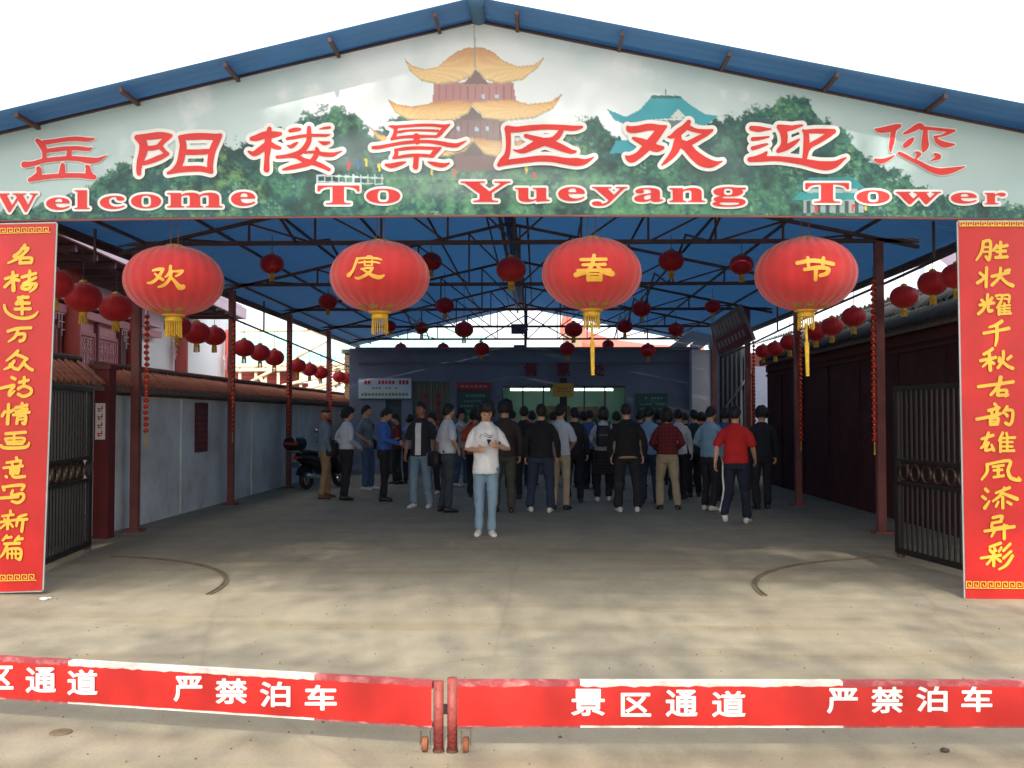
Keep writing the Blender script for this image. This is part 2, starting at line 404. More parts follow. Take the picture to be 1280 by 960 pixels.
def paint(X, Y):
    C = np.zeros(X.shape+(3,))
    n1 = value_noise(X, Y, 160, 1); n2 = value_noise(X, Y, 40, 2); n3 = value_noise(X, Y, 14, 3, 4, .7); n4 = value_noise(X, Y, 5, 4, 3, .8)
    def mixc(c, m): 
        m = np.clip(m, 0, 1)[..., None]; C[:] = C*(1-m)+np.array(lin(c))*m
    C[:] = np.array(lin((184, 206, 205)))
    mixc((236, 243, 244), np.clip((n1-.42)*4, 0, 1)*np.exp(-((X-560)/330.)**2)+.75*np.exp(-((X-560)/230.)**2))
    mixc((156, 180, 178), np.clip((X-800)/700, 0, .75)*(1-.3*n2)); mixc((168, 190, 188), np.clip((260-X)/500, 0, .6))
    mixc((246, 247, 245), np.clip((n2-.6)*5, 0, 1)*.7*np.clip(1-(X-900)/300, 0, 1)*np.clip((X-80)/200, 0, 1))
    tx = [-100, 0, 60, 100, 130, 150, 200, 290, 330, 385, 420, 445, 465, 490, 520, 560, 600, 650, 700, 722, 745, 765, 800, 850, 885, 915, 955, 975, 1010, 1022, 1050, 1080, 1110, 1140, 1180, 1230, 1280, 1400]
    ty = [268, 263, 256, 240, 226, 212, 200, 182, 168, 146, 140, 150, 172, 150, 142, 140, 180, 175, 160, 152, 144, 168, 190, 185, 156, 142, 138, 124, 122, 146, 160, 192, 214, 228, 240, 250, 258, 262]
    line = np.interp(X, tx, ty)
    # wiry tree and its branches on the left of the tower
    wir = np.hypot((X-412)/44, (Y-165)/33) < .55+n3*.8
    mixc((104, 124, 126), (wir & (n4 > .42))*.85)
    tree = np.clip((Y-line+(n3-.5)*28+(n4-.5)*16+(n2-.5)*14)/4+.5, 0, 1)
    mixc((26, 84, 84), tree*1.)
    mixc((66, 130, 98), tree*np.clip((n3-.42)*5, 0, 1)*np.clip((n4-.3)*3, 0, 1)*.8)
    mixc((20, 62, 62), tree*np.clip((.45-n4)*7, 0, 1)*.7)
    mixc((118, 158, 92), tree*np.clip((n2-.55)*9, 0, 1)*np.clip((n4-.35)*4, 0, 1)*np.exp(-((X-290)/90.)**2)*.8)
    mixc((92, 158, 112), tree*np.clip((Y-208)/20, 0, 1)*np.clip((n3-.35)*4, 0, 1)*np.exp(-((X-680)/260.)**2)*.85)
    n5 = value_noise(X, Y, 9, 21, 4, .8); n6 = value_noise(X, Y, 26, 22, 4, .6)
    mixc((14, 50, 52), tree*np.clip((.44-n6)*7, 0, 1)*.75); mixc((120, 172, 120), tree*np.clip((n5-.56)*9, 0, 1)*np.clip((n6-.42)*5, 0, 1)*.6)
    mixc((150, 190, 150), tree*np.clip((n4-.66)*9, 0, 1)*np.clip((n6-.5)*7, 0, 1)*.6)
    mixc((122, 140, 140), tree*np.clip((Y-160)/20, 0, 1)*np.clip((215-Y)/10, 0, 1)*np.exp(-((X-440)/60.)**2)*.55)
    mixc((88, 108, 108), tree*np.exp(-((X-900)/60.)**2-((Y-205)/40.)**2)*.55)
    hazy = np.exp(-((X-600)/120.)**2)
    z2 = lambda p: [(420+a/2.909, b/2.909) for a, b in p]
    def poly(p, c, k=1.): mixc(c, inpoly(X, Y, p)*k)
    # three-tier tower with curved yellow eaves
    poly(z2([(400,430),(620,430),(605,530),(390,530)]), (132, 84, 86)); poly(z2([(357,300),(645,300),(655,370),(350,380)]), (176, 112, 112))
    poly(z2([(430,540),(612,540),(612,620),(430,620)]), (120, 84, 84))
    roofs = [z2([(510,250),(490,280),(440,300),(370,308),(310,295),(270,260),(248,212),(275,238),(320,252),(370,243),(405,212),(445,184),(480,174),(510,172)]),
             z2([(510,250),(540,290),(600,305),(680,290),(735,245),(760,206),(720,236),(660,242),(610,222),(570,188),(540,176),(510,172)]),
             z2([(495,385),(480,412),(430,438),(340,442),(262,436),(215,410),(188,362),(225,380),(280,388),(360,372),(440,362),(495,372)]),
             z2([(495,385),(540,430),(620,440),(720,430),(790,395),(824,340),(780,370),(700,378),(640,362),(560,364),(495,372)]),
             z2([(500,515),(470,548),(400,570),(300,566),(200,535),(150,505),(120,458),(160,490),(250,512),(400,512),(500,500)]),
             z2([(500,515),(540,560),(600,574),(650,562),(700,530),(720,505),(650,512),(560,508),(500,500)])]
    poly(z2([(510,252),(556,306),(462,306)]), (112, 74, 74)); poly(z2([(495,386),(545,438),(440,438)]), (96, 66, 68)); poly(z2([(500,516),(545,566),(460,566)]), (90, 64, 66))
    for k, r_ in enumerate(roofs):
        poly(r_, (244, 196, 118)); m = inpoly(X, Y, r_)
        ys_ = [p[1] for p in r_]; tt = np.clip((Y-min(ys_))/(max(ys_)-min(ys_)), 0, 1)
        mixc((206, 128, 62), m*np.clip(1-tt*1.6, 0, .75)); mixc((250, 216, 150), m*np.clip(tt*1.5-.3, 0, .8)*(.6+.4*n3))
        mixc((190, 116, 58), m*(np.sin((X+(X-594)*tt*.35)*2.1) > .55)*.35)
        e_ = inpoly(X, Y+2.2, r_) ^ m; mixc((104, 128, 92), (e_ & m)*.5); mixc((160, 96, 60), ((inpoly(X, Y-1.8, r_) ^ m) & m)*.35)
    for a, b in zip(roofs[0][-8:-1], roofs[0][-7:]): pass
    for x in range(548, 640, 9): poly([(x, 107), (x+1.4, 107), (x+1.4, 124), (x, 124)], (118, 60, 62), .7)
    for x in range(560, 630, 8): poly([(x, 152), (x+1.4, 152), (x+1.4, 174), (x, 174)], (84, 50, 54), .7)
    for cx, cy in ((604, 120), (621, 120), (573, 160), (596, 161), (609, 160)): poly([(cx-2, cy-2), (cx+2, cy-2), (cx+2, cy+3), (cx-2, cy+3)], (170, 200, 226))
    poly([(592.6, 30), (593.6, 30), (595, 84), (592, 84)], (150, 140, 120), .7)
    # teal pavilions
    teal = (58, 158, 172)
    poly([(758,136),(768,150),(785,157),(802,151),(850,147),(880,158),(899,145),(882,143),(864,132),(852,122),(814,121),(800,137),(782,146)], teal)
    poly([(800,151),(862,150),(862,176),(800,176)], (110, 130, 132)); poly([(770,176),(850,170),(870,190),(762,192)], teal)
    poly([(814,119),(852,120),(852,123),(814,123)], (52, 104, 100)); poly([(832,112),(833,112),(833,121),(832,121)], (70, 90, 90))
    poly([(838,147),(848,136),(858,147)], (206, 214, 204))
    poly([(1012,222),(1066,222),(1082,236),(996,236)], (44, 140, 146)); poly([(1000,240),(1082,240),(1090,250),(990,250)], (50, 148, 150))
    poly([(1008,236),(1072,236),(1072,241),(1008,241)], (170, 186, 186)); poly([(1004,250),(1080,250),(1080,266),(1004,266)], (150, 168, 166))
    for x in range(1008, 1080, 12): poly([(x, 251), (x+5, 251), (x+5, 266), (x, 266)], (52, 84, 82))
    # white balustrade and little flags
    poly([(395,218),(480,222),(480,224),(395,220)], (196, 210, 210)); poly([(395,226),(480,230),(480,231),(395,228)], (196, 210, 210))
    for x in range(396, 480, 9): poly([(x, 218), (x+1.5, 218), (x+1.5, 230), (x, 230)], (186, 204, 204))
    for x, y, c in ((436,208,(210,60,50)),(448,206,(70,110,190)),(458,203,(226,214,80)),(474,210,(226,214,80)),(540,214,(226,214,80)),(568,216,(220,70,56)),(658,212,(230,210,70)),(668,220,(216,60,50)),(1082,258,(226,190,60)),(1020,262,(210,60,60)),(1066,260,(210,60,60))):
        poly([(x-2, y-5), (x+2, y-5), (x+1, y+5), (x-1, y+5)], c)
    for (xx, yy, sx_, sy_) in ((430,110,20,8),(640,170,60,26),(560,235,80,14),(720,235,60,14)):
        mixc((230, 240, 236), np.exp(-((X-xx)/sx_)**2-((Y-yy)/sy_)**2)*.18)
    mixc((235, 238, 236), hazy*.16*(Y < 225))
    return C
banner = thing('welcome_banner', 'gable photo banner of a tower and trees reading Welcome To Yueyang Tower', 'banner', (0, 0, 0))
nx, ny = 1180, 170
px = np.linspace(-105, 1372, nx); tp = np.array([top_px(x) for x in px]); bt = np.array([bot_px(x) for x in px])
t = np.linspace(0, 1, ny)[:, None]; PXg = np.repeat(px[None], ny, 0); PYg = tp[None]*(1-t)+bt[None]*t
rc = np.array(RC); rays = np.stack([(PXg-640)/F, -(PYg-480)/F, -np.ones_like(PXg)], -1) @ rc.T
W3 = np.array(CAM)+rays*(YB/rays[..., 1:2])
W3[..., 1] += (value_noise(PXg, PYg, 220, 9, 2)-.5)*.012
idx = np.arange(nx*ny).reshape(ny, nx); q = np.stack([idx[:-1, :-1], idx[1:, :-1], idx[1:, 1:], idx[:-1, 1:]], -1).reshape(-1, 4)
me = bpy.data.meshes.new('printed_panel'); me.vertices.add(nx*ny); me.vertices.foreach_set('co', W3.reshape(-1))
me.loops.add(q.size); me.loops.foreach_set('vertex_index', q.reshape(-1)); me.polygons.add(len(q))
me.polygons.foreach_set('loop_start', np.arange(len(q))*4); me.update(calc_edges=True)
ca = me.color_attributes.new('print', 'FLOAT_COLOR', 'POINT'); cc = paint(PXg, PYg).reshape(-1, 3)
ca.data.foreach_set('color', np.concatenate([cc, np.ones((len(cc), 1))], 1).astype(np.float32).reshape(-1))
pm = bpy.data.materials.new('photo_print_vinyl'); pm.use_nodes = True; n_ = pm.node_tree; at = n_.nodes.new('ShaderNodeAttribute'); at.attribute_name = 'print'
hs = n_.nodes.new('ShaderNodeMix'); hs.data_type = 'RGBA'; hs.blend_type = 'MULTIPLY'; hs.inputs[0].default_value = 1; hs.inputs[7].default_value = (.93, .95, .99, 1)
n_.links.new(at.outputs['Color'], hs.inputs[6]); n_.links.new(hs.outputs[2], n_.nodes['Principled BSDF'].inputs['Base Color']); n_.nodes['Principled BSDF'].inputs['Roughness'].default_value = .45
me.materials.append(pm); me.polygons.foreach_set('use_smooth', [True]*len(q)); link('printed_panel', me, banner)
mb = MB(); xs_ = list(range(-105, 1380, 60)); mb.tube([P(x, bot_px(x)+1, YB+.02) for x in xs_], .016, 6); mb.build('bottom_frame', M('faded_frame_paint', lin((150, 100, 96)), .6), banner, True)
mb = MB(); mb.tube([P(x, top_px(x)-1, YB+.01) for x in (-105, 597, 1372)], .02, 6); mb.build('top_frame', steel, banner, True)
mb = MB()
for a, b in ((-105, 597), (597, 1372)):
    mb.add([P(a, top_px(a), YB+.03), P(b, top_px(b), YB+.03), P(b, bot_px(b), YB+.03), P(a, bot_px(a), YB+.03)], [(0, 1, 2, 3)])
mb.build('backing_sheet', M('grey_backing', (.3, .3, .3), .8), banner)
pl = lambda off: (lambda x, y: P(x, y, YB-off))
BIG = {
'岳': ((20,150), [[(25.5,24.5,2.5),(31,30,4),(34,36,3.5),(34,42,2.5),(33.5,47,2.5)],[(34,27,3),(45,25.5,2.6),(58,23.5,2.6),(72,22.5,2.8),(85,23.5,2.6),(93.5,22.5,1.2)],[(36,37,2.5),(48,35.5,2.8),(60,34,2.5),(75,34,2.6),(86,35,2.2),(90.5,33.5,1)],[(64,35,3),(63.5,44,3.2)],[(10,53.5,3.8),(20,52.5,3),(30,49.5,2.8),(42,47.5,2.8),(60,46,2.7),(75,46.5,3),(88,48.5,3.8),(98,48,2.8),(104,45,1.5),(109.5,42.5,.5)],[(56,54,2.6),(55.5,60,3.5),(55,66,4)],[(27,58.5,3),(27.5,64,3.2),(22,69,3),(16.5,72,2.5)],[(17,71.5,2.7),(30,69,3),(45,67.5,2.8),(60,66.5,2.8),(75,66.5,2.8),(86,67.5,3.2),(93.5,68.5,3)],[(84,55.5,1.5),(86.5,57,2.6),(87,63,3.5),(92,68,3)]]),
'阳': ((160,150), [[(11,21,3.5),(18,28,5),(18,38,5),(15,48,4.3),(13,58,3.2),(13,64,2.8)],[(12,20.5,3),(24,20,4),(36,18.5,4.2),(46,18.5,3.5),(51.5,18.5,2)],[(51,19.5,2),(43,25,3),(38,30,3)],[(20,34,3),(30,33.5,3),(38,31.5,3)],[(38,31,3),(43,37,2.6),(47.5,40.5,2)],[(47.5,40.5,2.2),(38,45,3.3),(28,49,3),(19,52,2.5)],[(63.5,21,3.2),(66,30,4.2),(64.5,42,4.2),(62,52,4),(57,58,3),(52,62,2.3),(48,63.5,1.8)],[(63,21,3),(75,20,4),(90,19.5,4),(104,20,3.8),(111,18,2.2)],[(111,18.5,2.2),(106,26,4),(101.5,36,4),(99,48,3.8),(98.5,56,3.5),(100,62,2.5)],[(68,38.5,3.3),(82,38.5,3.3),(97,37.8,3.3)],[(50,63.5,1.6),(62,59.5,3.5),(75,58.5,3.5),(88,58.5,3.5),(99,61.5,3)]]),
'楼': ((305,140), [[(9,32,2.5),(15,31,3.8),(25,27.5,4.2),(35,27,4),(43.5,26,2.2)],[(30.5,20,2.6),(29,30,4),(28.5,42,4),(27.5,55,3),(27,69,3.6)],[(28,38,3.5),(20,45,4),(12,50,3.2),(5.5,47.5,1.4)],[(29,37,3),(37,41.5,3),(43,43,2)],[(55,22.5,2),(62,21,2.5),(67,20.5,1.8)],[(90,20.5,.5),(97,19,1.5),(103,18.5,1.5)],[(51.5,32,1.7),(60,30.5,2),(72,28.5,2),(85,27.8,1.8),(98,28,1.6),(103,27,.6)],[(78,19,2.6),(78,27,3),(77.5,35,3.2),(73,43,3.2),(66,49,3.2),(55,52,2.4),(46,53.5,2.2),(39.5,54,1.8)],[(51.5,40,.6),(56,41.5,2.2),(61,38.5,2),(64.5,36.5,.8)],[(90,35.5,.8),(96,37.5,2.4),(102,36.5,1.5)],[(50,53.5,1.5),(62,53,2.5),(72,58,3),(82,60.5,3),(92,64,2.8),(102,69,2.2)],[(87,43.5,1.8),(88,48,3),(85,54,3),(79,61,3),(66,64.5,3),(55,67,2.4),(46.5,69,1)],[(73,48.5,1.5),(85,48,1.8),(95,50.5,2.6),(106,51,2.6),(112,49,1.5),(118,46.5,.5)]]),
'景': ((460,130), [[(25,26.5,.8),(32,28,2.5),(33,33,2.5),(31,39,2.4),(28.5,42,1.8)],[(30,27.5,1.6),(45,26.5,1.7),(62,25.3,1.7),(78,25.3,1.7),(90,26.5,2),(98.5,24.5,.8)],[(97,25.5,1),(90,31,2.5),(85,37,2.2),(81,39.5,1.2)],[(37,33.5,1.6),(50,31.5,1.3),(68,31.5,1.3),(84,32,1.5)],[(30,41.5,1.7),(42,39.5,1.6),(58,38.8,2),(72,38.8,1.6),(81,38.8,1.5)],[(58,39,4),(59,45,3.5)],[(6,52.3,2),(15,51.5,2.2),(28,49,2),(42,46.5,2),(58,45.2,2),(72,45,2),(85,46.5,2.4),(97,49,2.8),(106,49.5,2.5),(112,47,1.6),(118,44,.5)],[(32,54.5,1),(34,58,2.4),(33,62,2.2),(30,65,1.2)],[(34,55,1.8),(48,53,2),(62,52.5,2),(78,53,1.8),(88,52.3,.8)],[(87,53,1),(80,58,3),(76,62.5,2)],[(31,65,1.2),(45,62.3,1.9),(60,61.3,2),(78,62.5,1.8)],[(58,63,3.2),(57.5,70,3.2),(57,75.5,3.2)],[(21.5,73,1.8),(28,74,3),(38,71.5,2.5),(45.5,69.5,.8)],[(72,69.5,.8),(80,72,2.6),(90,73.5,2.6),(97.5,71,1)]]),
'区': ((615,130), [[(19,30,4.2),(30,30.5,3.6),(45,28.8,3.5),(62,27.5,3.2),(80,27.8,3.2),(98,29,3.2),(108,27.5,1.5)],[(18.5,29,3.5),(19.5,40,3.2),(19.5,52,3),(17.5,62,3.5),(13,68,4),(8.5,73,2.5)],[(10,71.5,3.2),(22,69.5,3.3),(38,67.5,3.3),(55,65.5,3.6),(72,65.8,3.8),(88,68.5,4),(102,69.5,4.8),(112,69,3),(122.5,63.5,.5)],[(83,32,3),(79,38,3.5),(72,43,3.5),(60,46,5),(48,51,4.5),(38,56,3.2),(31,56.5,1.8),(25.5,54.7,.6)],[(40.5,38,2.4),(50,41,3.2),(62,45,4.5),(75,49,4.5),(86,53.5,4),(95,57,2.8),(100.5,57,1.4)]]),
'欢': ((775,130), [[(9,27,1.5),(12,30.5,4),(22,30,4.2),(35,27.5,4.2),(47,28.5,3.8),(55,27,1.8)],[(54.5,27.5,1.8),(46,35,4.8),(38,45,5.5),(30,54,5),(22,61.5,4.2),(13,66,4.5),(7,62.5,1)],[(16,41,1.8),(26,45,4),(36,50,5),(44,53,4.5),(51,52.5,2.4)],[(82.5,21.5,2.8),(78,28,4),(70,34,4.5),(62,39,2.5),(57.5,39.5,1)],[(80,27,3.5),(90,31.5,2.6),(102,33,2.8),(110.5,31.5,1.8)],[(110.5,31.5,1.8),(104,36,2.5),(96,40,3),(86,45.5,3.5),(80,48,3.5)],[(70,38,3.8),(69,47,5),(66,56,4.5),(60,64,3.2),(54,70,2),(50,73.5,.7)],[(72,47,5),(80,51,5.5),(88,60,5.8),(98,68,6.5),(108,71.5,5),(116,71,2.5),(123,68.5,.6)]]),
'迎': ((930,130), [[(9,29,3),(18,30,3.5),(26,30,2),(32.5,30,.8)],[(10.5,42,2.4),(20,41,2),(30,39.3,1)],[(10.5,53,2.4),(18,51,2.2),(26,48.5,1.6),(29,48,.7)],[(42,27.5,3),(47,33,4.5),(48.5,42,4),(47,50,3.5),(41.5,56,2.8)],[(44,28,3.5),(50,29,4),(58,28.5,3),(64,26.8,2.2),(70,25.5,1.2)],[(41,56.5,2.5),(50,52.5,3.5),(58,48,3),(64,44,1.8),(66.5,42,.8)],[(71,31.5,1.5),(74.5,36,3.2),(75,46,3.8),(74.5,56,3.5),(73,64,3)],[(73,33,2.2),(84,32.5,2.8),(96,32.5,3),(108,32.5,2.6)],[(108,33,2.5),(99,38.5,3.2),(90,44,3.2),(80,49.5,3),(77,54,2.5)],[(27,58,1.6),(23,62,3.2),(14,65.5,3.2),(7,66.5,3)],[(7,66.5,3),(20,66,3.3),(38,65.5,3),(55,67,3.4),(72,69.5,4),(88,73,5),(100,74,5.5),(110,72,4),(118,67,2),(122.5,64.5,.8)]]),
'您': ((1085,130), [[(8,30,.6),(14,31.5,3),(25,30,4),(34,27.5,3.5),(38.5,26,2)],[(32,29,3),(30,36,3),(29,44,3),(27.5,51,2.4),(27.3,57,1)],[(43,35.5,1.2),(50,32.5,2.5),(58,28,3.5),(62.5,25.5,2.8),(66,28,2.5)],[(64,29,2.5),(75,29.5,2),(90,31,2),(104,32,1.5)],[(69,31,2.5),(68.5,42,3.8),(68.5,50,4.5),(66.5,56.5,1.5)],[(54,41.5,1.6),(50,45.5,3.4),(45,49.5,3)],[(104,32,1.2),(96,35,2),(88,38,1.2),(80,39.5,1.5)],[(80,39.5,1.5),(84,45,3),(91,48.5,3.8),(98,49,2.6),(103.5,48.5,1.2)],[(9,67,2),(16,68.5,2.8),(24,66,2),(32,61.5,.6)],[(37.5,59,2),(44,62,2.3),(52,66.5,2.3),(62,71,2.6),(74,77.5,3.2),(86,81,4),(98,80,3.8),(108,77.5,2.2),(116.5,75,.6)],[(57,57.5,.8),(61,60,2.8),(58.5,64,1.2),(57,66.5,1)],[(80,60,1.5),(85,63,3),(80,66,1.6),(75,68,.6)]]),
}
for ch, ((ox, oy), st) in BIG.items():
    if ch not in '岳您': stroke_glyph(st, 9.6, ox, oy, pl(.012), 'white_outline', print_white, banner, grow=4.6)
    else: stroke_glyph(st, 9.6, ox, oy, pl(.012), 'white_outline', print_white, banner, grow=1.2)
    stroke_glyph(st, 9.6, ox, oy, pl(.018), 'character', print_red, banner)
LET = [('W',-4,47,242,265),('e',58,87,247,262),('l',93,112,238,261),('c',125,156,245,261),('o',164,201,243,260),('m',209,278,241,259),('e',289,319,240,257),
       ('T',397,449,232,255),('o',458,500,236,254),('Y',576,638,227,252),('u',644,687,235,252),('e',698,731,234,251),('y',740,784,234,257),('a',793,829,235,252),('n',837,881,235,252),('g',891,932,234,258),
       ('T',1007,1061,229,253),('o',1071,1112,238,254),('w',1120,1176,240,255),('e',1189,1221,241,254),('r',1231,1257,241,255)]
for c, x0, x1, y0, y1 in LET:
    u = chr(0x1D400+ord(c)-65) if c.isupper() else chr(0x1D41A+ord(c)-97)
    font_glyph(u, x0, x1, y0, y1, pl(.012), 'white_outline', print_white, banner, grow=3.2)
    font_glyph(u, x0, x1, y0, y1, pl(.018), 'letter', print_red, banner, grow=.3)

